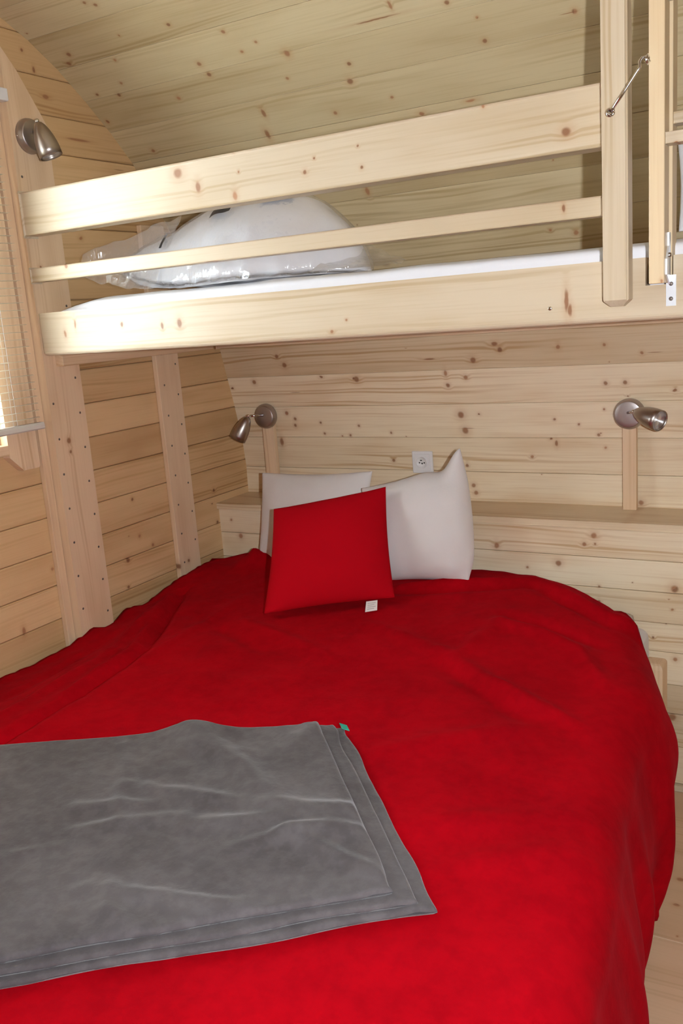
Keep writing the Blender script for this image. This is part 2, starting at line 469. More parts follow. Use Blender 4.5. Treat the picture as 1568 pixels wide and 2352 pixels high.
def tube_bm(pts, r, n=8, bm=None):
    if bm is None:
        bm = bmesh.new()
    pts = [Vector(p) for p in pts]
    rings = []
    ref = None
    for i, p in enumerate(pts):
        d = (pts[min(i + 1, len(pts) - 1)] - pts[max(i - 1, 0)]).normalized()
        if ref is None:
            ref = d.orthogonal().normalized()
        ref = (ref - d * ref.dot(d)).normalized()
        q = d.cross(ref)
        rr = r[i] if isinstance(r, (list, tuple)) else r
        rings.append([bm.verts.new(p + (ref * math.cos(2 * math.pi * k / n) + q * math.sin(2 * math.pi * k / n)) * rr) for k in range(n)])
    for a, b in zip(rings, rings[1:]):
        for k in range(n):
            bm.faces.new((a[k], a[(k + 1) % n], b[(k + 1) % n], b[k]))
    bm.faces.new(rings[0][::-1])
    bm.faces.new(rings[-1])
    return bm


def sphere_bm(c, r, bm=None, u=12, v=8):
    if bm is None:
        bm = bmesh.new()
    bmesh.ops.create_uvsphere(bm, u_segments=u, v_segments=v, radius=r, matrix=Matrix.Translation(c))
    return bm


def interp(pts, x):
    if x <= pts[0][0]:
        return pts[0][1]
    for (a, fa), (b, fb) in zip(pts, pts[1:]):
        if x <= b:
            t = (x - a) / (b - a)
            return fa + (fb - fa) * t
    return pts[-1][1]


def sinterp(pts, x):
    """Catmull-Rom through sorted points."""
    n = len(pts)
    if x <= pts[0][0]:
        return pts[0][1]
    if x >= pts[-1][0]:
        return pts[-1][1]
    for i in range(n - 1):
        if x <= pts[i + 1][0]:
            x0, y0 = pts[i]
            x1, y1 = pts[i + 1]
            m0 = (y1 - pts[i - 1][1]) / (x1 - pts[i - 1][0]) if i > 0 else (y1 - y0) / (x1 - x0)
            m1 = (pts[i + 2][1] - y0) / (pts[i + 2][0] - x0) if i < n - 2 else (y1 - y0) / (x1 - x0)
            h = x1 - x0
            t = (x - x0) / h
            return (2 * t**3 - 3 * t**2 + 1) * y0 + (t**3 - 2 * t**2 + t) * h * m0 + (-2 * t**3 + 3 * t**2) * y1 + (t**3 - t**2) * h * m1


def sstep(a, b, x):
    t = max(0.0, min(1.0, (x - a) / (b - a)))
    return t * t * (3 - 2 * t)


# ------------------------------------------------------------------ the shell of the pod
# barrel-vault profile (y, z) of the far side, from the floor up to the ridge
PROF = [(2.93, -0.02), (2.945, 0.30), (2.955, 0.60), (2.961, 0.868), (2.963, 1.031), (2.936, 1.178), (2.899, 1.325), (2.866, 1.459),
        (2.775, 1.665), (2.655, 1.87), (2.49, 2.099), (2.370, 2.212), (2.227, 2.326), (2.119, 2.394), (2.010, 2.447),
        (1.88, 2.498), (1.75, 2.538), (1.60, 2.570), (1.45, 2.588), (1.30, 2.594)]
ARC = [0.0]
for (a, b), (c, d) in zip(PROF, PROF[1:]):
    ARC.append(ARC[-1] + math.hypot(c - a, d - b))
PY = [(s, p[0]) for s, p in zip(ARC, PROF)]
PZ = [(s, p[1]) for s, p in zip(ARC, PROF)]


def vault(s):
    return Vector((0, sinterp(PY, s), sinterp(PZ, s)))


def vault_y(z):
    return interp([(p[1], p[0]) for p in PROF], z)


def s_at_z(z):
    return interp([(p[1], s) for s, p in zip(ARC, PROF)], z)


X_END = 3.3
Y_MID = 1.30


def shell(name, prof, x0, x1, off, mat):
    """An outer skin behind the boards, given thickness."""
    bm = bmesh.new()
    n = len(prof)
    rows = []
    for x in (x0, x1):
        for d in (off, off + 0.02):
            r = []
            for i, (y, z) in enumerate(prof):
                a = Vector(prof[max(0, i - 1)])
                b = Vector(prof[min(n - 1, i + 1)])
                t = (b - a).normalized()
                nn = Vector((t.y, -t.x))
                r.append(bm.verts.new((x, y + nn.x * d, z + nn.y * d)))
            rows.append(r)
    for i in range(n - 1):
        for a, b in ((0, 1), (1, 3), (3, 2), (2, 0)):
            bm.faces.new((rows[a][i], rows[a][i + 1], rows[b][i + 1], rows[b][i]))
    for i in (0, n - 1):
        bm.faces.new((rows[0][i], rows[1][i], rows[3][i], rows[2][i]))
    o = from_bm(name, bm, mat)
    return o


Z_SPLIT = 1.60
i_split = next(i for i, p in enumerate(PROF) if p[1] > Z_SPLIT)
wall_back = shell('wall_back', PROF[:i_split + 1], -0.10, X_END + 0.02, 0.028, SHELL)
tag(wall_back, 'curved pine-clad back wall of the sleeping pod behind the bed', None, None, 'structure')
ceiling = shell('ceiling', PROF[i_split:] + [(2 * Y_MID - y, z) for y, z in PROF[i_split:-1][::-1]], -0.10, X_END + 0.02, 0.028, SHELL)
tag(ceiling, 'arched ceiling of pale pine boards above the bunk', None, None, 'structure')

PITCH = 0.1245
s0 = s_at_z(1.098)
k0 = -2
s_hi = ARC[-1]
k = k0
while True:
    sa = s0 + k * PITCH
    sb = sa + PITCH
    if sa > s_hi - 0.02:
        break
    sb = min(sb, s_hi)
    A = vault(sa)
    B = vault(sb)
    t = (B - A).normalized()
    gap = 0.0004
    proud = random.uniform(-0.0006, 0.0006)
    nrm = Vector((1, 0, 0)).cross(t)
    par = wall_back if A.z < Z_SPLIT - 0.05 else ceiling
    o = board(par, 'plank', A + t * gap + nrm * proud + Vector((0.0, 0, 0)), (1, 0, 0), t, X_END, (B - A).length - 2 * gap, 0.018,
              PINE_BACK if par is wall_back else PINE_CEIL, 0.0010)
    k += 1
# near half of the vault, behind the camera: clad the same way, boards joined into one
bm = bmesh.new()
s = s_at_z(0.0)
near = []
while s < s_hi - 0.03:
    A = vault(s)
    B = vault(min(s + PITCH, s_hi))
    A.y = 2 * Y_MID - A.y
    B.y = 2 * Y_MID - B.y
    nrm = Vector((0, -(B.z - A.z), B.y - A.y)).normalized()
    near.append((A, B, nrm))
    s += PITCH
for A, B, nrm in near:
    vs = []
    for x in (0.0, X_END):
        for q in (A, B):
            vs.append(bm.verts.new((x, q.y, q.z)))
            vs.append(bm.verts.new((x, q.y + nrm.y * 0.02, q.z + nrm.z * 0.02)))
    for f in ((0, 2, 6, 4), (1, 5, 7, 3), (0, 4, 5, 1), (2, 3, 7, 6), (0, 1, 3, 2), (4, 6, 7, 5)):
        bm.faces.new([vs[i] for i in f])
wf = from_bm('wall_front', bm, PINE_BOARD)
tag(wf, 'curved pine-clad near wall of the pod, opposite the bed', None, None, 'structure')

# floor
floor = from_bm('floor', box_bm(0.0, -0.5, -0.06, X_END, 2.96, -0.02), SHELL)
tag(floor, 'pinkish pine floor beside the bed', None, None, 'structure')
ys = [-0.45, 0.17, 0.79, 1.41, 2.03, 2.65 + 0.10]
for a, b in zip(ys, ys[1:]):
    board(floor, 'floor_panel', (0.0, a + 0.0008, 0.0), (1, 0, 0), (0, 1, 0), X_END, b - a - 0.0016, 0.02, PINE_FLOOR, 0.0012)

# left (end) wall with the window opening
WY0, WY1, WZ0, WZ1 = 1.08, 1.775, 1.255, 2.20
bm = bmesh.new()
YA, YB, ZT = -0.45, 3.02, 2.66
for (ya, za, yb, zb) in ((YA, -0.05, YB, WZ0), (YA, WZ1, YB, ZT), (YA, WZ0, WY0, WZ1), (WY1, WZ0, YB, WZ1)):
    box_bm(-0.10, ya, za, -0.019, yb, zb, bm=bm)
wall_left = from_bm('wall_left', bm, SHELL)
tag(wall_left, 'flat pine-boarded end wall with vertical battens and the window', None, None, 'structure')
LP = 0.1092
kz = 0
for kz in range(-1, 24):
    z1 = 2.534 - kz * LP
    z0 = z1 - LP
    z0c = max(z0, 0.0)
    if z1 < 0.02:
        break
    zt = z1
    yend = min(vault_y(max(z0c, 0.05)) + 0.016, 2.97)
    w = zt - z0c
    spans = [(-0.30, yend)]
    if z1 > WZ0 + 0.002 and z0 < WZ1 - 0.002:
        spans = [(-0.30, WY0), (WY1, yend)]
    if z0 > 2.40:
        spans = [(0.6, yend)]
    for a, b in spans:
        board(wall_left, 'plank', (random.uniform(-0.001, 0.0008), a, z0c + 0.001), (0, 1, 0), (0, 0, 1), b - a, w - 0.0016, 0.018, PINE_WALL, 0.0032)
# right end wall (out of frame) so that the pod is closed
bm = box_bm(X_END, -0.45, -0.05, X_END + 0.02, 3.02, 2.66)
wr = from_bm('wall_right', bm, PINE_BOARD)
tag(wr, 'pine end wall at the right-hand end of the pod', None, None, 'structure')

# ledge (boxed-out lower wall) under the lamps
FY = 2.756
for i, (a, b) in enumerate([(0.021, 0.147), (0.147, 0.257), (0.257, 0.354), (0.354, 0.46), (0.46, 0.553), (0.553, 0.652), (0.652, 0.751), (0.751, 0.846)]):
    board(wall_back, 'plank', (0.0, FY + random.uniform(-0.0006, 0.0006), a + 0.0008), (1, 0, 0), (0, 0, 1), X_END, b - a - 0.0016, 0.018, PINE_BACK, 0.0018)
bb = timber(None, 'baseboard_back', (0.0, 2.744, 0.001), (X_END, 2.756, 0.021), 'x', PINE_BEAM, 0.002)
tag(bb, 'thin pine strip where the back wall meets the floor', None, None, 'structure')
sh = timber(None, 'ledge_shelf', (0.0, 2.745, 0.8465), (X_END, 2.966, 0.870), 'x', PINE_BACK, 0.002)
tag(sh, 'long pine ledge shelf running along the back wall under the two spot lamps', 'shelf')

# lamp battens standing on the ledge
def batten(name, x0, x1, z0, z1, label):
    o = timber(None, name, (x0, 2.916, z0), (x1, 2.938, z1), 'z', PINE_STUD, 0.0015)
    tag(o, label, None, None, 'structure')
    return o
batten('trim_1', 0.130, 0.182, 0.870, 1.20, 'short upright batten carrying the left spot lamp above the ledge')
batten('trim_2', 1.518, 1.561, 0.870, 1.20, 'short upright batten carrying the right spot lamp above the ledge')

# studs on the end wall
def nails(parent, pts, nd, r=0.0040):
    m = None
    nd = Vector(nd)
    for p in pts:
        mw = frame(p, nd.orthogonal(), nd.cross(nd.orthogonal()))
        if m is None:
            bm = lathe_bm([(0, 0.0007), (r * 0.7, 0.0006), (r, 0.0), (r, -0.002), (0, -0.002)], 8)
            me = bpy.data.meshes.new('nail')
            bmesh.ops.recalc_face_normals(bm, faces=bm.faces[:])
            bm.to_mesh(me)
            bm.free()
            me.materials.append(STEEL)
            m = me
        link('nail', m, parent, None, mw)

bm = bmesh.new()
prof = [(1.935, 0.0), (2.076, 0.0), (2.076, 2.16), (2.056, 2.193), (1.989, 2.296), (1.935, 2.36)]
mw = frame((0.0015, 1.935, 0.0), (0, 0, 1), (0, 1, 0))
inv = mw.inverted()
a = [bm.verts.new(inv @ Vector((0.0015, y, z))) for y, z in prof]
b = [bm.verts.new(inv @ Vector((0.0500, y, z))) for y, z in prof]
for i in range(len(prof)):
    j = (i + 1) % len(prof)
    bm.faces.new((a[i], a[j], b[j], b[i]))
bm.faces.new(a)
bm.faces.new(b[::-1])
S1 = from_bm('trim_3', bm, PINE_STUD, None, mw)
tag(S1, 'thick upright stud beside the window, carrying the upper spot lamp and the bunk rails', None, None, 'structure')
WORLD[S1.name] = S1.matrix_world.copy()
nails(S1, [(0.050, 1.95 + random.uniform(0, .006), 0.70 + 0.109 * i) for i in range(14) if not 7 <= i <= 10] +
          [(0.050, 2.052 + random.uniform(0, .006), 0.66 + 0.109 * i) for i in range(14)], (1, 0, 0))
S2 = timber(None, 'trim_4', (0.0015, 2.468, 0.0), (0.021, 2.588, 1.90), 'z', PINE_STUD, 0.002)
tag(S2, 'flat upright board on the end wall between the thick stud and the corner', None, None, 'structure')
WORLD[S2.name] = S2.matrix_world.copy()
nails(S2, [(0.021, 2.495 + random.uniform(0, .006), 0.70 + 0.109 * i) for i in range(8)] +
          [(0.021, 2.565 + random.uniform(0, .006), 0.66 + 0.109 * i) for i in range(8)], (1, 0, 0))
S3 = timber(None, 'trim_5', (0.0015, 1.904, 0.0), (0.020, 1.933, 2.42), 'z', PINE_STUD, 0.0015)
tag(S3, 'slim upright batten between the window casing and the thick stud', None, None, 'structure')

# ------------------------------------------------------------------ window with casing and pane
wn = bpy.data.objects.new('window_1', None)
COL.objects.link(wn)
wn.location = (0, 1.43, WZ0)
WORLD[wn.name] = Matrix.Translation(wn.location)
tag(wn, 'window at the left edge behind the blind', None, None, 'structure')
def casing(y0, y1, z0, z1):
    # vertical board with its lower inner corner clipped
    prof = [(y0, z1), (y0, z0 + 0.045), (y0 + 0.045, z0), (y1 - 0.004, z0), (y1, z0 + 0.006), (y1, z1)]
    bm = bmesh.new()
    mw = frame((0.0015, y0, z0), (0, 0, 1), (0, -1, 0))
    inv = mw.inverted()
    a = [bm.verts.new(inv @ Vector((0.0015, y, z))) for y, z in prof]
    b = [bm.verts.new(inv @ Vector((0.030, y, z))) for y, z in prof]
    n = len(prof)
    for i in range(n):
        bm.faces.new((a[i], a[(i + 1) % n], b[(i + 1) % n], b[i]))
    bm.faces.new(a)
    bm.faces.new(b[::-1])
    return from_bm('casing', bm, PINE_STUD, wn, mw)
casing(1.777, 1.884, 1.172, 2.34)
casing(0.97, 1.078, 1.172, 2.34)
timber(wn, 'sill', (-0.10, 1.08, 1.225), (0.035, 1.775, 1.255), 'y', PINE_STUD, 0.002)
timber(wn, 'lintel', (0.0015, 1.08, 2.20), (0.030, 1.775, 2.31), 'y', PINE_STUD, 0.002)
for nm, lo, hi, ax in (('jamb', (-0.10, 1.755, 1.255), (-0.001, 1.775, 2.20), 'z'), ('jamb', (-0.10, 1.08, 1.255), (-0.001, 1.10, 2.20), 'z'),
                       ('sash_rail', (-0.085, 1.10, 1.256), (-0.050, 1.755, 1.305), 'y'), ('sash_rail', (-0.085, 1.10, 2.145), (-0.050, 1.755, 2.199), 'y'),
                       ('sash_stile', (-0.085, 1.705, 1.305), (-0.050, 1.754, 2.145), 'z'), ('sash_stile', (-0.085, 1.101, 1.305), (-0.050, 1.15, 2.145), 'z')):
    timber(wn, nm, lo, hi, ax, PINE_STUD, 0.002)
from_bm('pane', box_bm(-0.070, 1.15, 1.305, -0.066, 1.705, 2.145), GLASS, wn)

# blind
bl = thing('venetian_blind', 'cream venetian blind with open thin slats hanging over the window at left', 'blind', (0.048, 1.47, 1.286))
B0, B1 = 1.02, 1.897
from_bm('headrail', box_bm(0.034, B0, 2.206, 0.062, 1.935, 2.240, 0.003), PLASTIC, bl)
bm = bmesh.new()
pr = [(-0.013, 0.004), (-0.013, 0.014), (-0.010, 0.021), (0.010, 0.021), (0.013, 0.014), (0.013, 0.004), (0.009, 0.0), (-0.009, 0.0)]
va = [bm.verts.new((0.047 + x, B0, 1.286 + z)) for x, z in pr]
vb = [bm.verts.new((0.047 + x, B1, 1.286 + z)) for x, z in pr]
for i in range(8):
    bm.faces.new((va[i], va[(i + 1) % 8], vb[(i + 1) % 8], vb[i]))
bm.faces.new(va)
bm.faces.new(vb[::-1])
from_bm('bottom_rail', bm, BLIND_RAIL, bl)
bm = bmesh.new()
rows = []
for y in (B0 + 0.005, B1 - 0.008):
    for dz in (0, -0.0004):
        rows.append([bm.verts.new((x, y, 0.0016 * (1 - (x / 0.0078) ** 2) + dz)) for x in (-0.0078, -0.0045, 0, 0.0045, 0.0078)])
for i in range(4):
    for a, b in ((0, 2), (2, 3), (3, 1), (1, 0)):
        bm.faces.new((rows[a][i], rows[a][i + 1], rows[b][i + 1], rows[b][i]))
for i in (0, 4):
    bm.faces.new((rows[0][i], rows[2][i], rows[3][i], rows[1][i]))
slat_me = bpy.data.meshes.new('slat')
bmesh.ops.recalc_face_normals(bm, faces=bm.faces[:])
bm.to_mesh(slat_me)
bm.free()
slat_me.materials.append(BLIND)
z = 1.322
while z < 2.20:
    link('slat', slat_me, bl, None, Matrix.Translation((0.047, 0, z)))
    z += 0.0208
for y in (1.14, 1.80):
    for x in (0.0385, 0.0555):
        from_bm('ladder_cord', tube_bm([(x, y, 1.30), (x, y, 2.21)], 0.0005, 5), PLASTIC, bl)

# ------------------------------------------------------------------ upper bunk
bunk = thing('bunk', 'upper pine bunk with front beam, two guard rails and a newel post', 'bunk', (0.9, 2.3, 1.498))
YR = 1.935
def rail(name, z0, z1, x1, th, bev):
    return timber(bunk, name, (0.0505, YR, z0), (x1, YR + th, z1), 'x', PINE_BEAM, bev, 3)
rail('guard_rail', 1.842, 1.961, 1.738, 0.042, 0.006)
rail('guard_rail', 1.711, 1.750, 1.738, 0.034, 0.004)
# front beam with a notch for the ladder
x0, x1, zb, zt = 0.0505, 2.75, 1.498, 1.622
nx0, nx1, nz = 1.789, 1.842, 1.567
prof = [(x0, zb), (x1, zb), (x1, zt), (nx1, zt), (nx1, nz), (nx0, nz), (nx0, zt), (x0, zt)]
bm = bmesh.new()
mw = frame((x0, YR, zb), (1, 0, 0), (0, 0, 1))
a = [bm.verts.new((x - x0, z - zb, 0)) for x, z in prof]
b = [bm.verts.new((x - x0, z - zb, -0.045)) for x, z in prof]
n = len(prof)
for i in range(n):
    bm.faces.new((a[i], a[(i + 1) % n], b[(i + 1) % n], b[i]))
bm.faces.new(a[::-1])
bm.faces.new(b)
sel = []
for e in bm.edges:
    p, q = e.verts
    if (p.co.y < 1e-4 and q.co.y < 1e-4 and abs(p.co.x - q.co.x) > 1) or (abs(p.co.x) < 1e-4 and abs(q.co.x) < 1e-4):
        sel.append(e)
bmesh.ops.bevel(bm, geom=sel, offset=0.012, segments=4, affect='EDGES', profile=0.5)
from_bm('front_beam', bm, PINE_BEAM, bunk, mw)
# newel post, hung in front of the beam, chamfered foot
bm = box_bm(0, 0, 0, 1.06, 0.050, 0.0445)
inv = None
for f in [f for f in bm.faces if all(abs(v.co.x) < 1e-6 for v in f.verts)]:
    bmesh.ops.bevel(bm, geom=list(f.edges), offset=0.013, segments=1, affect='EDGES')
bm.edges.ensure_lookup_table()
es = [e for e in bm.edges if abs(e.verts[0].co.x - e.verts[1].co.x) > 0.5]
bmesh.ops.bevel(bm, geom=es, offset=0.004, segments=2, affect='EDGES')
from_bm('newel_post', bm, PINE_BEAM, bunk, frame((1.715, 1.890, 1.530), (0, 0, 1), (1, 0, 0)))
timber(bunk, 'ledger', (0.0505, 1.982, 1.463), (0.082, 2.72, 1.498), 'y', PINE_STUD, 0.002)
timber(bunk, 'ledger', (0.083, 2.735, 1.463), (2.75, 2.765, 1.498), 'x', PINE_STUD, 0.002)
k = 0
y = 1.982
while y < 2.70:
    timber(bunk, 'bed_board', (0.052, y, 1.499), (2.75, min(y + 0.118, 2.745), 1.518), 'x', PINE_BOARD, 0.001)
    y += 0.122
timber(bunk, 'guard_rail', (1.95, YR, 1.842), (2.75, YR + 0.042, 1.961), 'x', PINE_BEAM, 0.006, 3)
from_bm('screw', lathe_bm([(0, 0.0012), (0.003, 0.001), (0.0045, 0), (0.0045, -0.002), (0, -0.002)], 10), CHROME, bunk,
        frame((1.592, YR, 1.535), (1, 0, 0), (0, 0, 1)), True)

# bunk mattress with white cover
bm = box_bm(0.060, 1.984, 1.519, 2.70, 2.70, 1.656)
bmesh.ops.subdivide_edges(bm, edges=[e for e in bm.edges if abs(e.verts[0].co.x - e.verts[1].co.x) > 1], cuts=60)
bmesh.ops.subdivide_edges(bm, edges=[e for e in bm.edges if abs(e.verts[0].co.y - e.verts[1].co.y) > .4], cuts=12)
for v in bm.verts:
    if v.co.z > 1.6:
        e = max(0, 1 - (v.co.x - 0.06) / 0.22)
        ey = max(0, 1 - (v.co.y - 1.984) / 0.05)
        v.co.z += -0.030 * e * e - 0.010 * ey * ey + 0.006 * noise.noise(Vector((v.co.x * 5, v.co.y * 5, 0)))
        v.co.x += 0.02 * e * noise.noise(Vector((v.co.y * 14, 3, 0)))
bm.edges.ensure_lookup_table()
mt = from_bm('bunk_mattress', bm, WHITE_SHEET, smooth=True)
mb = mt.modifiers.new('bev', 'BEVEL')
mb.width = 0.012
mb.segments = 3
mb.limit_method = 'ANGLE'
tag(mt, 'white-covered mattress lying on the upper bunk behind the front beam', 'mattress')

# ------------------------------------------------------------------ ladder folded up beside the newel post
lad = thing('folding_ladder', 'double-layer folding pine ladder hooked up beside the newel post at right', 'ladder', (2.0, 1.93, 1.567))
for xo in (0.0, 0.42):
    timber(lad, 'stile', (1.8042 + xo, 1.890, 1.569), (1.8333 + xo, 1.938, 2.38), 'z', PINE_LADDER, 0.002)
    timber(lad, 'stile', (1.8065 + xo, 1.952, 1.575), (1.8370 + xo, 1.999, 2.36), 'z', PINE_LADDER, 0.002)
for z in (1.825, 2.08, 2.33):
    timber(lad, 'rung', (1.8335, 1.897, z), (2.2242, 1.931, z + 0.021), 'x', PINE_BEAM, 0.002)
for z in (1.868, 2.13):
    timber(lad, 'rung', (1.8372, 1.958, z), (2.2265, 1.993, z + 0.022), 'x', PINE_BEAM, 0.002)
bm = box_bm(1.8290, 1.9325, 1.524, 1.8480, 1.9348, 1.584)
hg = from_bm('hinge_plate', bm, ZINC, lad)
prof = [(1.9325, 1.566), (1.9000, 1.585), (1.9000, 1.615), (1.920, 1.640), (1.920, 1.665), (1.9348, 1.665), (1.9348, 1.566)]
bm = bmesh.new()
a = [bm.verts.new((1.8336, y, z)) for y, z in prof]
b = [bm.verts.new((1.8372, y, z)) for y, z in prof]
n = len(prof)
for i in range(n):
    bm.faces.new((a[i], a[(i + 1) % n], b[(i + 1) % n], b[i]))
bm.faces.new(a)
bm.faces.new(b[::-1])
from_bm('hinge_plate', bm, ZINC, lad)
for z in (1.538, 1.567):
    from_bm('screw', lathe_bm([(0, 0.0012), (0.003, 0.001), (0.0042, 0), (0.0042, -0.002), (0, -0.002)], 10), STEEL, lad,
            frame((1.8385, 1.9322, z), (1, 0, 0), (0, 0, 1)), True)
from_bm('hinge_pin', lathe_bm([(0, 0.004), (0.004, 0.003), (0.005, 0), (0.005, -0.003), (0, -0.003)], 10), NICKEL, lad,
        frame((1.8385, 1.917, 1.622), (0, 1, 0), (0, 0, 1)), True)

# cabin hook
hk = thing('cabin_hook', 'slanting chrome cabin hook latching the ladder to the newel post', 'hook', (1.738, 1.880, 1.897))
P0 = Vector((1.738, 1.872, 1.893))
P1 = Vector((1.793, 1.868, 1.962))
pts = [P0, P0.lerp(P1, 0.5), P0.lerp(P1, 0.93), P1, P1 + Vector((-0.0005, 0, 0.010)), P1 + Vector((0.003, 0.002, 0.016)), P1 + Vector((0.008, 0.006, 0.017)), P1 + Vector((0.011, 0.010, 0.012))]
from_bm('hook_rod', tube_bm(pts, 0.0030, 12), CHROME, hk, None, True)
bm = bmesh.new()
tube_bm([P0 + Vector((0.0062 * math.cos(t), -0.001, 0.0062 * math.sin(t))) for t in [i * math.pi / 6 for i in range(13)]], 0.0028, 10, bm)
from_bm('eye', bm, CHROME, hk, None, True)
bm = bmesh.new()
tube_bm([(P0.x - 0.004, 1.8905, P0.z - 0.002), (P0.x - 0.004, 1.878, P0.z - 0.002), (P0.x - 0.004, 1.868, P0.z + 0.001), (P0.x - 0.002, 1.864, P0.z - 0.004), (P0.x + 0.002, 1.870, P0.z - 0.006)], 0.002, 8, bm)
from_bm('screw_eye', bm, CHROME, hk, None, True)
c = P1 + Vector((0.011, 0.004, 0.012))
bm = bmesh.new()
tube_bm([c + Vector((0.0025, 0.0075 * math.cos(t), 0.0075 * math.sin(t))) for t in [i * math.pi / 7 for i in range(15)]], 0.0026, 10, bm)
tube_bm([c + Vector((-0.002, 0.006, -0.001)), c + Vector((0.0035, 0.014, -0.001))], 0.0022, 8, bm)
from_bm('screw_eye', bm, CHROME, hk, None, True)

# ------------------------------------------------------------------ spot lamps
def spot_lamp(label, base, normal, joint, head_dir, group=None):
    base = Vector(base)
    n = Vector(normal).normalized()
    t = thing('spot_lamp', label, 'lamp', base)
    up = Vector((0, 0, 1))
    side = up.cross(n)
    mw = frame(base, side, up)
    R = 0.0490
    from_bm('base_plate', lathe_bm([(0, 0.0245), (R * 0.55, 0.024), (R * 0.80, 0.0225), (R * 0.86, 0.0215), (R * 0.87, 0.0195), (R * 0.97, 0.013), (R, 0.006), (R, 0.0), (0, 0.0)], 40),
            NICKEL_DISC, t, mw, True)
    # pull cord screw on the plate rim
    from_bm('rim_screw', sphere_bm(base - side * (R * 0.98) + n * 0.006 - up * 0.004, 0.003, None, 8, 6), CHROME, t, None, True)
    j = Vector(joint)
    h = Vector(head_dir).normalized()
    root = base + n * 0.024 + up * 0.006
    pts = [root, root.lerp(j, 0.5) + n * 0.003, j]
    from_bm('arm', tube_bm(pts, 0.0048, 10), CHROME, t, None, True)
    from_bm('knuckle', sphere_bm(j, 0.0068, None, 14, 10), CHROME, t, None, True)
    mh = frame(j + h * 0.004, h.orthogonal(), h.cross(h.orthogonal()))
    L = 0.098
    prof = [(0, 0), (0.006, 0.0005), (0.011, 0.003), (0.0180, 0.013), (0.0240, 0.028), (0.0288, 0.045), (0.0318, 0.062), (0.0330, 0.080), (0.0328, L),
            (0.0312, L), (0.0302, L - 0.006), (0.0292, L - 0.012)]
    hd = from_bm('shade', lathe_bm(prof, 36), NICKEL, t, mh, True)
    WORLD[hd.name] = mh.copy()
    bm = lathe_bm([(0.0296, L - 0.008), (0.026, L - 0.012), (0.020, L - 0.024), (0.011, L - 0.036), (0.0, L - 0.040)], 30)
    rf = from_bm('bulb_reflector', bm, REFLECTOR, hd, mh, True)
    bm = lathe_bm([(0.0, L - 0.020), (0.004, L - 0.021), (0.0055, L - 0.026), (0.0055, L - 0.034)], 14)
    from_bm('bulb_pin', bm, PLASTIC, hd, mh, True)
    bm = lathe_bm([(0.0, L - 0.0050), (0.0298, L - 0.0062), (0.0298, L - 0.0072), (0.0, L - 0.0062)], 30)
    from_bm('lens', bm, LENS, hd, mh, True)
    return t

GL = None
spot_lamp('nickel spot lamp high on the thick stud by the window, pointing down', (0.0505, 2.000, 2.122), (1, 0, 0), (0.112, 1.980, 2.152), (0.27, 0.12, -1.0))
spot_lamp('nickel spot lamp on the left batten of the back wall, tilted down to the left', (0.157, 2.9155, 1.187), (0, -1, 0), (0.117, 2.850, 1.196), (-0.46, -0.22, -0.86))
spot_lamp('nickel spot lamp on the right batten of the back wall, facing right', (1.541, 2.9155, 1.182), (0, -1, 0), (1.566, 2.858, 1.196), (0.74, -0.40, -0.20))

# ------------------------------------------------------------------ wall socket
sk = thing('wall_socket', 'white square wall socket on the back wall behind the right white pillow', 'socket', (0.80, 2.962, 1.008))
zc = 1.008
A = Vector((0, vault_y(zc - 0.04), zc - 0.04))
B = Vector((0, vault_y(zc + 0.04), zc + 0.04))
mw = frame((0.798, (A.y + B.y) / 2 - 0.002, zc), (1, 0, 0), B - A)
from_bm('frame_plate', box_bm(-0.0405, -0.0405, 0.0, 0.0405, 0.0405, 0.009, 0.003), PLASTIC, sk, mw)
from_bm('insert', box_bm(-0.031, -0.031, 0.008, 0.031, 0.031, 0.0125, 0.002), PLASTIC, sk, mw)
fc = from_bm('well', lathe_bm([(0.0225, 0.0125), (0.0222, 0.0150), (0.0200, 0.0152), (0.0192, 0.0132), (0.0, 0.0130)], 36), PLASTIC, sk, mw, True)
for sx in (-0.0095, 0.0095):
    from_bm('contact_hole', lathe_bm([(0, 0.0138), (0.0026, 0.0137), (0.0030, 0.0125)], 12), DARK, sk, mw @ Matrix.Translation((sx, -0.001, 0)))
from_bm('contact_hole', lathe_bm([(0, 0.0138), (0.0030, 0.0137), (0.0034, 0.0125)], 12), DARK, sk, mw @ Matrix.Translation((0.001, -0.0035, 0)))
from_bm('earth_pin', box_bm(-0.006, 0.006, 0.0125, 0.001, 0.0095, 0.0142), DARK, sk, mw)

# ------------------------------------------------------------------ bed
bed = thing('double_bed', 'wooden bed base with a rounded corner post, mostly hidden by the red blanket', 'bed', (0.87, 1.5, 0.0))
timber(bed, 'side_panel', (1.655, 0.32, 0.05), (1.680, 2.515, 0.40), 'y', PINE_STUD, 0.002)
timber(bed, 'foot_panel', (0.06, 0.30, 0.05), (1.680, 0.32, 0.40), 'x', PINE_STUD, 0.002)
timber(bed, 'slat_platform', (0.06, 0.33, 0.36), (1.652, 2.735, 0.38), 'x', PINE_STUD, 0.002)
def post(x0, y0, x1, y1, zt):
    bm = box_bm(0, 0, 0, zt, x1 - x0, y1 - y0)
    es = [e for e in bm.edges if all(abs(v.co.x - zt) < 1e-6 for v in e.verts)]
    bmesh.ops.bevel(bm, geom=es, offset=0.016, segments=4, affect='EDGES', profile=0.5)
    return from_bm('corner_post', bm, PINE_STUD, bed, frame((x0, y0, 0), (0, 0, 1), (1, 0, 0)))
post(1.660, 2.520, 1.716, 2.590, 0.512)
post(1.640, 0.33, 1.690, 0.39, 0.40)

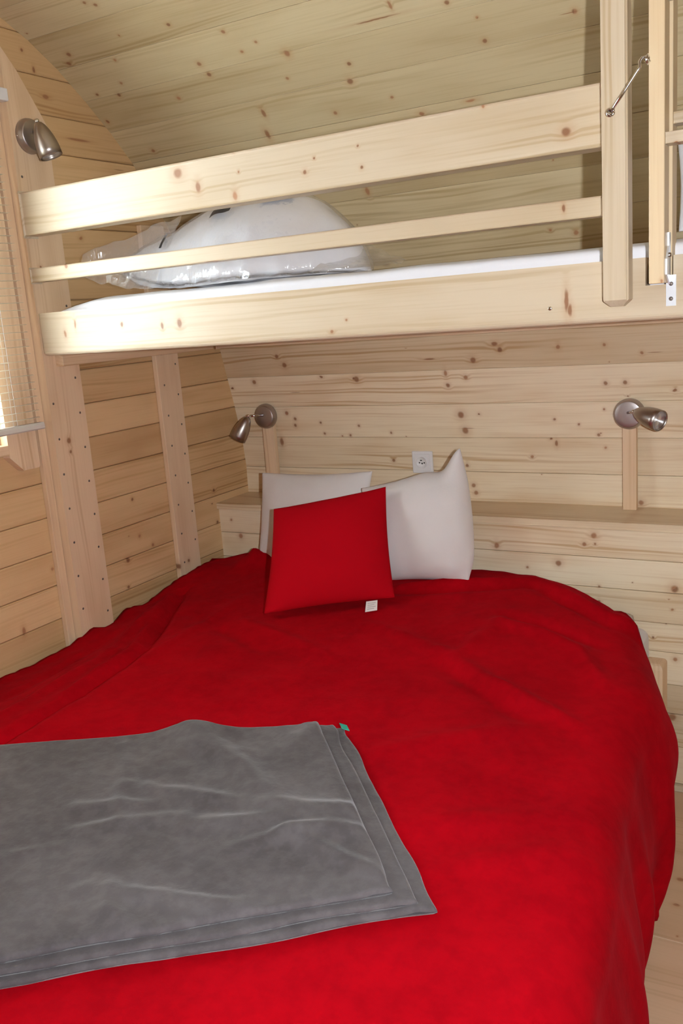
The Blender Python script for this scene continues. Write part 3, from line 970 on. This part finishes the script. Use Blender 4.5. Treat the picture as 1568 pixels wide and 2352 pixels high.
bm = box_bm(0.10, 0.36, 0.381, 1.640, 2.738, 0.545, 0.03, 4)
bmesh.ops.subdivide_edges(bm, edges=bm.edges[:], cuts=3, use_grid_fill=True)
for v in bm.verts:
    v.co.z += 0.006 * noise.noise(v.co * 7)
mt2 = from_bm('mattress', bm, WHITE_SHEET, smooth=True)
tag(mt2, 'white-sheeted bed mattress whose corner shows past the red blanket at right', 'mattress')
# loose corner of the white sheet hanging past the blanket
bm = bmesh.new()
g = []
for i in range(13):
    row = []
    for j in range(9):
        u = i / 12
        v = j / 8
        x = 1.46 + 0.203 * u + 0.012 * math.sin(u * 5)
        y = 2.645 - 0.24 * v
        z = 0.624 - 0.012 * u - 0.012 * v
        over = max(0, u - 0.72) / 0.28
        x -= 0.020 * over
        z -= 0.115 * over ** 1.3
        x += 0.006 * math.sin(9 * v + 3 * u)
        z += 0.005 * noise.noise(Vector((u * 4, v * 4, 1)))
        row.append(bm.verts.new((x, y, z)))
    g.append(row)
for i in range(12):
    for j in range(8):
        bm.faces.new((g[i][j], g[i + 1][j], g[i + 1][j + 1], g[i][j + 1]))
st = from_bm('bed_sheet', bm, WHITE_SHEET, smooth=True)
sm = st.modifiers.new('sol', 'SOLIDIFY')
sm.thickness = 0.003
tag(st, 'loose white sheet corner poking out beside the red blanket at the far right', 'sheet')

# ------------------------------------------------------------------ red blanket
WR = [((0.421, 1.545), (0.379, 1.862), -0.030, 0.015), ((0.379, 1.862), (0.137, 2.337), -0.034, 0.014), ((0.455, 1.10), (0.421, 1.545), -0.028, 0.016),
      ((0.385, 1.545), (0.335, 1.862), 0.014, 0.016), ((0.335, 1.862), (0.11, 2.30), 0.016, 0.015),
      ((0.307, 1.403), (0.261, 1.842), 0.012, 0.020), ((0.261, 1.842), (0.12, 2.25), 0.014, 0.020), ((0.441, 1.793), (0.414, 2.318), 0.006, 0.02),
      ((0.20, 1.5), (0.16, 1.95), -0.008, 0.014),
      ((0.311, 2.147), (0.73, 1.962), -0.006, 0.022), ((0.546, 2.134), (0.955, 1.969), 0.006, 0.024), ((0.943, 2.22), (1.222, 2.093), 0.006, 0.02),
      ((1.222, 2.093), (1.566, 1.844), 0.008, 0.022), ((1.25, 2.02), (1.55, 1.80), -0.006, 0.02), ((1.288, 2.083), (1.318, 2.302), 0.007, 0.025), ((1.318, 2.302), (1.565, 2.21), 0.009, 0.022),
      ((1.30, 2.36), (1.60, 2.27), -0.008, 0.02), ((1.565, 2.21), (1.674, 2.039), 0.008, 0.022), ((1.423, 1.949), (1.667, 1.834), 0.007, 0.018),
      ((1.319, 1.566), (1.56, 1.77), 0.005, 0.03), ((1.466, 1.313), (1.723, 1.483), 0.005, 0.03), ((1.588, 1.232), (1.765, 1.392), 0.005, 0.03),
      ((0.894, 2.462), (1.312, 2.60), -0.008, 0.018), ((0.90, 2.51), (1.30, 2.65), 0.008, 0.016), ((1.312, 2.60), (1.60, 2.393), -0.008, 0.018), ((1.33, 2.64), (1.63, 2.42), 0.008, 0.016),
      ((0.60, 2.45), (0.90, 2.40), 0.008, 0.02)]


def segd(px, py, a, b):
    ax, ay = a
    bx, by = b
    dx, dy = bx - ax, by - ay
    t = ((px - ax) * dx + (py - ay) * dy) / (dx * dx + dy * dy)
    tc = max(0, min(1, t))
    return math.hypot(px - ax - tc * dx, py - ay - tc * dy), tc


GW_WIDE = 1.65


def wrinkle(x, y, WL):
    h = 0.0
    for a, b, amp, w in WL:
        d, t = segd(x, y, a, b)
        if d < 3 * w:
            h += amp * math.exp(-(d / w) ** 2) * (0.35 + 0.65 * math.sin(math.pi * min(1, max(0, 0.08 + 0.84 * t))))
    return h


ZB = [(0.2, 0.618), (1.0, 0.628), (1.6, 0.638), (2.1, 0.650), (2.4, 0.668), (2.6, 0.690), (2.8, 0.694)]
ZL = [(0.3, 0.578), (1.0, 0.585), (1.55, 0.592), (1.86, 0.607), (2.1, 0.630), (2.38, 0.652), (2.7, 0.682), (2.8, 0.69)]


def bed_z(x, y):
    z = sinterp(ZB, y)
    z -= 0.004 * sstep(1.45, 1.66, x)
    zl = sinterp(ZL, y)
    z = zl + (z - zl) * sstep(0.05, 0.45, x)
    # the quilt underneath makes a soft mound in the right far corner
    z += 0.018 * math.exp(-((x - 1.38) / 0.22) ** 2 - ((y - 2.28) / 0.22) ** 2)
    return z


def red_z(x, y):
    z = bed_z(x, y) + 2.0 * wrinkle(x, y, WR) * (1.0 if x > 0.5 else 0.56)
    z += 0.006 * noise.noise(Vector((x * 6, y * 6, 2.0))) + 0.0026 * noise.noise(Vector((x * 19, y * 19, 5.0)))
    # bunched up beside the left pillow
    lump = math.exp(-((x - 0.255) / 0.065) ** 2 - ((y - 2.63) / 0.075) ** 2)
    z += lump * (0.042 + 0.014 * noise.noise(Vector((x * 30, y * 30, 1.0))) + 0.006 * math.sin(x * 90 + y * 40))
    # ruffled edge along the wall
    e = sstep(0.17, 0.05, x) * sstep(1.3, 1.9, y)
    z += e * (0.010 * math.sin(y * 21 + 2 * math.sin(y * 9)) + 0.008 * noise.noise(Vector((y * 34, x * 12, 0))))
    return z


FY_TOP = [(0.0, 2.60), (0.10, 2.70), (0.20, 2.72), (0.30, 2.68), (0.45, 2.65), (0.80, 2.60), (1.05, 2.70), (1.22, 2.715), (1.40, 2.67), (1.52, 2.61), (1.60, 2.55), (1.66, 2.50), (1.70, 2.45)]
FY_SIDE = [(0.0, 2.08), (0.10, 2.10), (0.25, 2.13), (0.40, 2.18), (0.46, 2.22), (0.52, 2.29), (0.57, 2.37), (0.61, 2.43), (0.645, 2.50)]


def x_edge(y):
    return 1.690 - 0.100 * sstep(2.05, 2.46, y) + 0.100 * sstep(1.95, 1.0, y)


NU, NS, NV = 96, 46, 130
Y0 = 0.34
bm = bmesh.new()
grid = []
for i in range(NU + NS + 1):
    col = []
    for j in range(NV + 1):
        t = j / NV
        if i <= NU:
            u = i / NU
            xg = 0.03 + u * (1.66 - 0.03)
            yf = sinterp(FY_TOP, xg)
            y = Y0 + t * (yf - Y0)
            xl = 0.056 if y > 1.86 else 0.026 + 0.030 * sstep(1.70, 1.86, y)
            xe = x_edge(y)
            x = xl + u * (xe - xl)
            z = red_z(x, y)
            # soft rolled hem at the far edge
            dy = yf - y
            z += 0.006 * math.exp(-((dy - 0.014) / 0.014) ** 2)
            if dy < 0.02:
                z -= 0.018 * (1 - dy / 0.02) ** 2
            zr = sstep(xe - 0.20, xe, x)
            z -= 0.010 * zr
        else:
            q = (i - NU) / NS           # 0 at the top edge, 1 at the hem
            r = 0.100
            ry_ = 0.105
            ze = 0.648
            se = q * (r * math.pi / 2 + ze - ry_ - 0.04)
            if se < r * math.pi / 2:
                zz = ze - ry_ * (1 - math.cos(se / r))
            else:
                zz = ze - ry_ - (se - r * math.pi / 2)
            yf = sinterp(FY_SIDE, max(zz, 0.0))
            y = Y0 + t * (yf - Y0)
            xe = x_edge(y)
            zc = red_z(xe, y) - 0.010
            hem = 0.062 + 0.020 * (0.5 + 0.5 * math.sin(y * 7.0 + 1.0)) - 0.034 * sstep(1.96, 2.06, y)
            arc = r * math.pi / 2
            total = arc + (zc - ry_ - hem)
            s_ = q * total
            if s_ < arc:
                a = s_ / r
                x = xe + r * math.sin(a)
                z = zc - ry_ * (1 - math.cos(a))
            else:
                x = xe + r + 0.032 * math.sin(math.pi * min(1.0, (s_ - arc) / max(0.05, total - arc)))
                z = zc - ry_ - (s_ - arc)
            f = sstep(0.08, 0.85, q)
            fold = 0.022 * math.sin(y * 19 + 1.3 * math.sin(y * 7) + 0.7 * q) + 0.012 * math.sin(y * 41 + 2.0 * q) + 0.010 * noise.noise(Vector((y * 13, q * 3, 8)))
            x += f * fold * 0.8
            if q > 0.97:
                x += 0.004
            x += 0.036 * math.exp(-((z - 0.46) / 0.11) ** 2) * sstep(1.9, 2.2, y)
            x -= (0.050 * math.exp(-((y - 1.955) / 0.04) ** 2) + 0.015 * sstep(1.95, 1.8, y)) * sstep(0.5, 1.0, q)
            if z < 0.46:
                x = max(x, 1.70)
        col.append(bm.verts.new((x, y, z)))
    grid.append(col)
for i in range(NU + NS):
    for j in range(NV):
        bm.faces.new((grid[i][j], grid[i + 1][j], grid[i + 1][j + 1], grid[i][j + 1]))
rb = from_bm('red_blanket', bm, RED_FLEECE, smooth=True)
sm = rb.modifiers.new('sol', 'SOLIDIFY')
sm.thickness = 0.006
sm.offset = -1
tag(rb, 'large red fleece blanket spread over the double bed and hanging down its right side', 'blanket')

# ------------------------------------------------------------------ grey blanket, folded in layers
gb = thing('grey_blanket', 'folded grey fleece blanket lying across the near half of the red bed', 'blanket', (1.0, 1.1, 0.645))
# corners: far right, near right, far left, near left
FR, NR, FL, NL = Vector((1.205, 1.600)), Vector((1.640, 1.120)), Vector((0.36, 1.135)), Vector((0.86, 0.50))
GW = [((0.948, 1.19), (1.241, 1.223), 0.006, 0.013), ((1.241, 1.223), (1.444, 1.29), 0.008, 0.014), ((0.915, 1.423), (1.263, 1.248), 0.010, 0.020),
      ((0.918, 0.993), (1.122, 1.141), 0.006, 0.013), ((1.141, 1.117), (1.378, 1.247), 0.008, 0.014), ((0.899, 0.91), (1.005, 1.014), 0.005, 0.013),
      ((1.321, 1.162), (1.47, 1.239), 0.007, 0.013), ((1.335, 1.168), (1.529, 1.127), 0.008, 0.012), ((1.111, 0.908), (1.378, 0.976), 0.006, 0.013),
      ((1.159, 0.88), (1.241, 0.87), 0.006, 0.012), ((0.817, 1.319), (1.225, 0.83), 0.0035, 0.010), ((1.272, 1.098), (1.392, 1.222), 0.006, 0.013),
      ((0.885, 1.076), (1.025, 1.142), 0.006, 0.013), ((0.90, 1.50), (0.95, 1.38), 0.013, 0.042), ((1.18, 1.58), (1.17, 1.45), 0.006, 0.018),
      ((1.0, 1.33), (1.13, 1.28), -0.006, 0.02), ((1.05, 1.05), (1.3, 1.0), -0.005, 0.03), ((0.75, 1.1), (0.95, 0.98), -0.005, 0.03)]
GW = [(a, b, h, w * GW_WIDE) for a, b, h, w in GW]


def grey_layer(name, ins_r, ins_n, ins_f, zo, th, top, seed):
    NX, NY = 110, 90
    bm = bmesh.new()
    sides = []
    for side in (1, 0):
        g = []
        for i in range(NX + 1):
            row = []
            for j in range(NY + 1):
                u = i / NX                       # 0 right .. 1 left
                v = j / NY                       # 0 near .. 1 far
                # cluster vertices toward the edges so that they can round over
                u2 = u if u > 0.12 else 0.12 * (u / 0.12) ** 1.5
                vv = 0.5 - 0.5 * math.cos(math.pi * v)
                v2 = 0.35 * v + 0.65 * vv
                a = FR.lerp(FL, u2)
                b = NR.lerp(NL, u2)
                uv = (a - b).normalized()
                ud = (FL - FR).normalized()
                Lr = (a - b).length
                p = b + uv * (ins_n + v2 * (Lr - ins_n - ins_f)) + ud * ins_r * (1 - u2)
                # edges wander
                p += uv * (0.010 * noise.noise(Vector((u * 5, seed, v * 2))) + 0.016 * math.exp(-((u - 0.36) / 0.05) ** 2) * v2 ** 6)
                p += ud * (0.008 * noise.noise(Vector((v * 6, seed + 3, u * 2)))) * (1 - u)
                d = min(1.0, min(u2 * 0.9, v2 * Lr, (1 - v2) * Lr) / (th * 0.75))
                prof = math.sqrt(max(0.0, 1 - (1 - d) ** 2))
                base = bed_z(p.x, p.y) + 0.006 + zo
                w = 1.6 * wrinkle(p.x, p.y, GW) * (1.0 if top else 0.0) * min(1, d)
                w += 0.003 * noise.noise(Vector((p.x * 12, p.y * 12, seed))) + 0.0015 * noise.noise(Vector((p.x * 34, p.y * 34, seed)))
                zc = base + th * 0.5
                # the stack sags softly to the bed at its right-hand edge
                z = zc + (th * 0.5 * prof + max(0, w) if side else -th * 0.5 * prof + min(0, 0.3 * w))
                # hem ridge set in from the right and near edges
                if side:
                    z += 0.0022 * math.exp(-((u2 * 0.9 - 0.030) / 0.009) ** 2)
                row.append(bm.verts.new((p.x, p.y, z)))
            g.append(row)
        for i in range(NX):
            for j in range(NY):
                f = (g[i][j], g[i + 1][j], g[i + 1][j + 1], g[i][j + 1])
                bm.faces.new(f if side == 0 else f[::-1])
    bmesh.ops.remove_doubles(bm, verts=bm.verts[:], dist=0.0002)
    return from_bm(name, bm, GREY_FLEECE, gb, None, True)


grey_layer('folded_layer', 0.0, 0.0, 0.0, 0.0, 0.013, False, 1.0)
grey_layer('folded_layer', 0.026, 0.010, 0.004, 0.011, 0.012, False, 4.0)
grey_layer('folded_layer', 0.060, 0.024, 0.010, 0.021, 0.014, True, 9.0)
ud = (FL - FR).normalized()
rd = (FR - NR).normalized()
c = FR - rd * 0.030 + ud * 0.006
zc = bed_z(c.x, c.y) + 0.031
mw = frame((c.x, c.y, zc), (rd.x, rd.y, 0), (ud.x, ud.y, 0.5))
lb = from_bm('label_tab', box_bm(-0.014, -0.008, 0, 0.014, 0.010, 0.0012), TEAL, gb, mw)
lb['label'] = 'small teal label sewn at the far corner'


# ------------------------------------------------------------------ cushions and pillows
def puff(c00, c10, c11, c01, thick, mat, name, parent=None, pinch=0.05, n=36, seed=0.0, p=2.4, ears=None, out=None, wob=0.006):
    """Square cushion from four corners (bottom-left, bottom-right, top-right, top-left)."""
    c = [Vector(v) for v in (c00, c10, c11, c01)]
    nrm = (c[1] - c[0]).cross(c[3] - c[0]).normalized()
    if out is not None and nrm.dot(Vector(out)) < 0:
        nrm = -nrm
    w = ((c[1] - c[0]).length + (c[3] - c[0]).length) / 2
    ctr = sum(c, Vector()) / 4
    bm = bmesh.new()
    gs = []
    for side in (1, -1):
        g = []
        for i in range(n + 1):
            row = []
            for j in range(n + 1):
                a = -math.cos(math.pi * i / n)
                b = -math.cos(math.pi * j / n)
                a = 0.5 * a + 0.5 * (2 * i / n - 1)
                b = 0.5 * b + 0.5 * (2 * j / n - 1)
                u, v = (a + 1) / 2, (b + 1) / 2
                P = c[0].lerp(c[1], u).lerp(c[3].lerp(c[2], u), v)
                du = (c[1] - c[0]).normalized()
                dv = (c[3] - c[0]).normalized()
                P -= du * (pinch * w * a * (1 - b * b) ** 1.2 * abs(a) ** 1.5)
                P -= dv * (pinch * w * b * (1 - a * a) ** 1.2 * abs(b) ** 1.5)
                T = max(0.0, (1 - abs(a) ** p) * (1 - abs(b) ** p)) ** 0.62
                hgt = thick * 0.5 * T + 0.0012
                q = P * 7 + Vector((seed, seed * 2, side))
                hgt += T * wob * noise.noise(q) + min(T * 3, 1) * wob * 0.35 * noise.noise(q * 3.1)
                # radiating gathers near the seams
                if T > 0:
                    hgt += 0.25 * wob * math.sin(26 * u + seed) * (1 - v) ** 3 * min(1, T * 4)
                    hgt += 0.25 * wob * math.sin(23 * v + seed) * (u) ** 3 * min(1, T * 4)
                P = P + nrm * (hgt * side)
                if ears:
                    P = P + ears(u, v)
                row.append(bm.verts.new(P))
            g.append(row)
        gs.append(g)
    for s_, g in enumerate(gs):
        for i in range(n):
            for j in range(n):
                f = (g[i][j], g[i + 1][j], g[i + 1][j + 1], g[i][j + 1])
                bm.faces.new(f if s_ == 0 else f[::-1])
    # seam
    A, B = gs
    ring = [(i, 0) for i in range(n)] + [(n, j) for j in range(n)] + [(i, n) for i in range(n, 0, -1)] + [(0, j) for j in range(n, 0, -1)]
    for (i, j), (k_, l_) in zip(ring, ring[1:] + ring[:1]):
        bm.faces.new((A[i][j], B[i][j], B[k_][l_], A[k_][l_]))
    return from_bm(name, bm, mat, parent, None, True)


# left white pillow
pl = puff((0.236, 2.650, 0.640), (0.680, 2.650, 0.660), (0.716, 2.716, 1.017), (0.258, 2.708, 1.003), 0.115, WHITE_COTTON, 'white_pillow', pinch=0.022, seed=2.0, out=(0, -1, 0), wob=0.008)
tag(pl, 'white pillow upright against the ledge, left of the two, behind the red cushion', 'pillow', None)
# right white pillow
def ear(u, v):
    k = sstep(0.80, 1.0, u) * sstep(0.80, 1.0, v)
    b = sstep(0.55, 1.0, u) * (1 - (2 * v - 1) ** 2) * 0.034
    c = sstep(0.7, 1.0, u) * sstep(0.3, 0.0, v)
    dip = math.exp(-((u - 0.80) / 0.11) ** 2) * sstep(0.75, 1.0, v)
    k = 1.25 * k
    return Vector((b - 0.012 * c * c, -0.012 * k, 0.022 * k + 0.006 * c * c - 0.020 * dip))
pr_ = puff((0.745, 2.545, 0.665), (1.125, 2.575, 0.690), (1.062, 2.690, 1.080), (0.712, 2.640, 0.972), 0.15, WHITE_COTTON, 'white_pillow', pinch=0.040, seed=5.0, out=(0, -1, 0), ears=ear, wob=0.008)
tag(pr_, 'white pillow with one pointed corner up, right of the red cushion', 'pillow', None)
# red cushion
rc = puff((0.612, 2.150, 0.676), (0.950, 2.372, 0.690), (0.850, 2.552, 0.999), (0.513, 2.395, 0.946), 0.13, RED_COTTON, 'red_cushion', pinch=0.018, seed=11.0, out=(0.5, -0.8, 0.3), wob=0.004)
tag(rc, 'square red cushion leaning on the two white pillows', 'cushion')
TAGP = [Vector((0.880, 2.316, 0.688)), Vector((0.910, 2.334, 0.690)), Vector((0.925, 2.300, 0.670)), Vector((0.895, 2.278, 0.668))]
bm = bmesh.new()
n_ = Vector((0.45, -0.75, 0.5)).normalized()
va = [bm.verts.new(q) for q in TAGP]
vb = [bm.verts.new(q + n_ * 0.0012) for q in TAGP]
bm.faces.new(va)
bm.faces.new(vb[::-1])
for i in range(4):
    bm.faces.new((va[i], va[(i + 1) % 4], vb[(i + 1) % 4], vb[i]))
tg = from_bm('care_tag', bm, TAG_WHITE, rc)
tg['label'] = 'white care tag'
for r_ in range(4):
    f = 0.22 + 0.18 * r_
    a = TAGP[0].lerp(TAGP[3], f).lerp(TAGP[1].lerp(TAGP[2], f), 0.15) + n_ * 0.0016
    b = TAGP[0].lerp(TAGP[3], f).lerp(TAGP[1].lerp(TAGP[2], f), 0.85 - 0.12 * (r_ % 2)) + n_ * 0.0016
    from_bm('print_line', tube_bm([a, b], 0.0010, 5), TAG_PRINT, tg)

# ------------------------------------------------------------------ pillow in a clear plastic bag on the bunk
bp_ = thing('bagged_pillow', 'plump white pillow in a clear printed plastic bag lying on the upper bunk', 'pillow', (0.59, 2.20, 1.656))
BC = Vector((0.590, 2.20, 1.656))


def dome(u, v, g=0.0):
    """u along x, v around the section 0..1 (front bottom to back bottom)."""
    a = 2 * u - 1
    L = 0.435 + g
    x = BC.x + a * L
    ac = (a - 0.26) / (1.26 if a < 0.26 else 0.74)
    k = max(0.0, 1 - abs(ac) ** (1.45 if ac < 0 else 2.0)) ** (0.82 if ac < 0 else 0.62)
    th = math.pi * (-0.12 + 1.24 * v)
    hy = 0.195 * (0.45 + 0.55 * k) + g
    hz = 0.236 * k + g
    tip = 0.085 * max(0.0, -a) ** 2.2 * (1 - 0.0 * k)
    z = BC.z + 0.006 + tip + max(-0.001 - tip * 0.9 * k, math.sin(th) * hz + (0.03 * k if math.sin(th) < 0 else 0))
    y = BC.y - math.cos(th) * hy * (0.2 + 0.8 * k)
    p = Vector((x, y, z))
    w = noise.noise(p * 8) * 0.013 * k + noise.noise(p * 21 + Vector((4, 0, 0))) * 0.006 * k
    w += 0.005 * k * math.sin(34 * a + 3 * noise.noise(p * 5)) * max(0.0, math.cos(th)) * (1 - 0.5 * k)
    if 0.02 < v < 0.98:
        p += Vector((0, -math.cos(th), math.sin(th))) * w
    p.z = max(p.z, BC.z + 0.003)
    return p


def dome_mesh(name, g, mat, parent, crumple=0.0):
    NUu, NVv = 60, 40
    bm = bmesh.new()
    gr = []
    for i in range(NUu + 1):
        gr.append([])
        for j in range(NVv + 1):
            p = dome(i / NUu, j / NVv, g)
            if crumple:
                p += Vector((0, noise.noise(p * 31), noise.noise(p * 31 + Vector((7, 1, 0))))) * crumple
                p.z = max(p.z, BC.z + 0.002)
            gr[-1].append(bm.verts.new(p))
    for i in range(NUu):
        for j in range(NVv):
            bm.faces.new((gr[i][j], gr[i + 1][j], gr[i + 1][j + 1], gr[i][j + 1]))
    bmesh.ops.remove_doubles(bm, verts=bm.verts[:], dist=0.0004)
    return from_bm(name, bm, mat, parent, None, True)


dome_mesh('pillow', 0.0, WHITE_SHEET, bp_)
bag = dome_mesh('plastic_bag', 0.006, BAG, bp_, 0.006)


def flap(name, pts, th, seed):
    """A loose flat end of the bag: (front edge, back edge) pairs from root to tip."""
    bm = bmesh.new()
    n1, n2 = len(pts) * 4, 10
    g = []
    for i in range(n1 + 1):
        t = i / n1 * (len(pts) - 1)
        k_ = min(int(t), len(pts) - 2)
        f = t - k_
        A_ = Vector(pts[k_][0]).lerp(Vector(pts[k_ + 1][0]), f)
        B_ = Vector(pts[k_][1]).lerp(Vector(pts[k_ + 1][1]), f)
        row = []
        for j in range(n2 + 1):
            p = A_.lerp(B_, j / n2)
            p += Vector((noise.noise(p * 22 + Vector((seed, 0, 0))), noise.noise(p * 22 + Vector((0, seed, 0))), noise.noise(p * 22 + Vector((0, 0, seed))))) * 0.012
            p.z = max(p.z, 1.666)
            row.append(bm.verts.new(p))
        g.append(row)
    for i in range(n1):
        for j in range(n2):
            bm.faces.new((g[i][j], g[i + 1][j], g[i + 1][j + 1], g[i][j + 1]))
    o = from_bm(name, bm, BAG, bp_, None, True)
    return o


flap('bag_flap', [((0.40, 2.06, 1.668), (0.45, 2.16, 1.868)), ((0.31, 2.06, 1.671), (0.33, 2.14, 1.838)), ((0.20, 2.07, 1.698), (0.20, 2.11, 1.806)), ((0.122, 2.08, 1.716), (0.104, 2.09, 1.784)), ((0.108, 2.08, 1.728), (0.098, 2.09, 1.770))], 0.001, 3.0)
flap('bag_flap', [((0.94, 2.03, 1.668), (0.99, 2.26, 1.74)), ((1.03, 2.06, 1.668), (1.05, 2.24, 1.712)), ((1.10, 2.08, 1.668), (1.11, 2.22, 1.690)), ((1.15, 2.10, 1.667), (1.15, 2.20, 1.684))], 0.001, 8.0)


def bag_print(u0, u1, v0, v1, taper=1.0):
    bm = bmesh.new()
    g = []
    for i in range(9):
        row = []
        for j in range(5):
            u = u0 + (u1 - u0) * i / 8
            vv = v0 + (v1 - v0) * (0.5 + (j / 4 - 0.5) * (1 - (1 - taper) * i / 8))
            p = dome(u, vv, 0.0135)
            row.append(bm.verts.new(p))
        g.append(row)
    for i in range(8):
        for j in range(4):
            bm.faces.new((g[i][j], g[i + 1][j], g[i + 1][j + 1], g[i][j + 1]))
    o = from_bm('print_mark', bm, BLACK, bag, None, True)
    o['label'] = 'black printed mark'
WORLD[bag.name] = Matrix()
bag_print(0.285, 0.297, 0.27, 0.37)
bag_print(0.52, 0.60, 0.318, 0.352, 0.5)
bag_print(0.70, 0.79, 0.34, 0.46, 0.2)

# second pillow standing on the bunk behind the ladder, cut by the right edge of the picture
p2 = puff((1.775, 2.39, 1.690), (2.20, 2.34, 1.675), (2.20, 2.43, 1.96), (1.755, 2.47, 1.93), 0.13, WHITE_SHEET, 'bunk_pillow', pinch=0.02, seed=8.0, out=(0, -1, 0))
tag(p2, 'pale pillow propped on the bunk behind the ladder at the right edge', 'pillow')
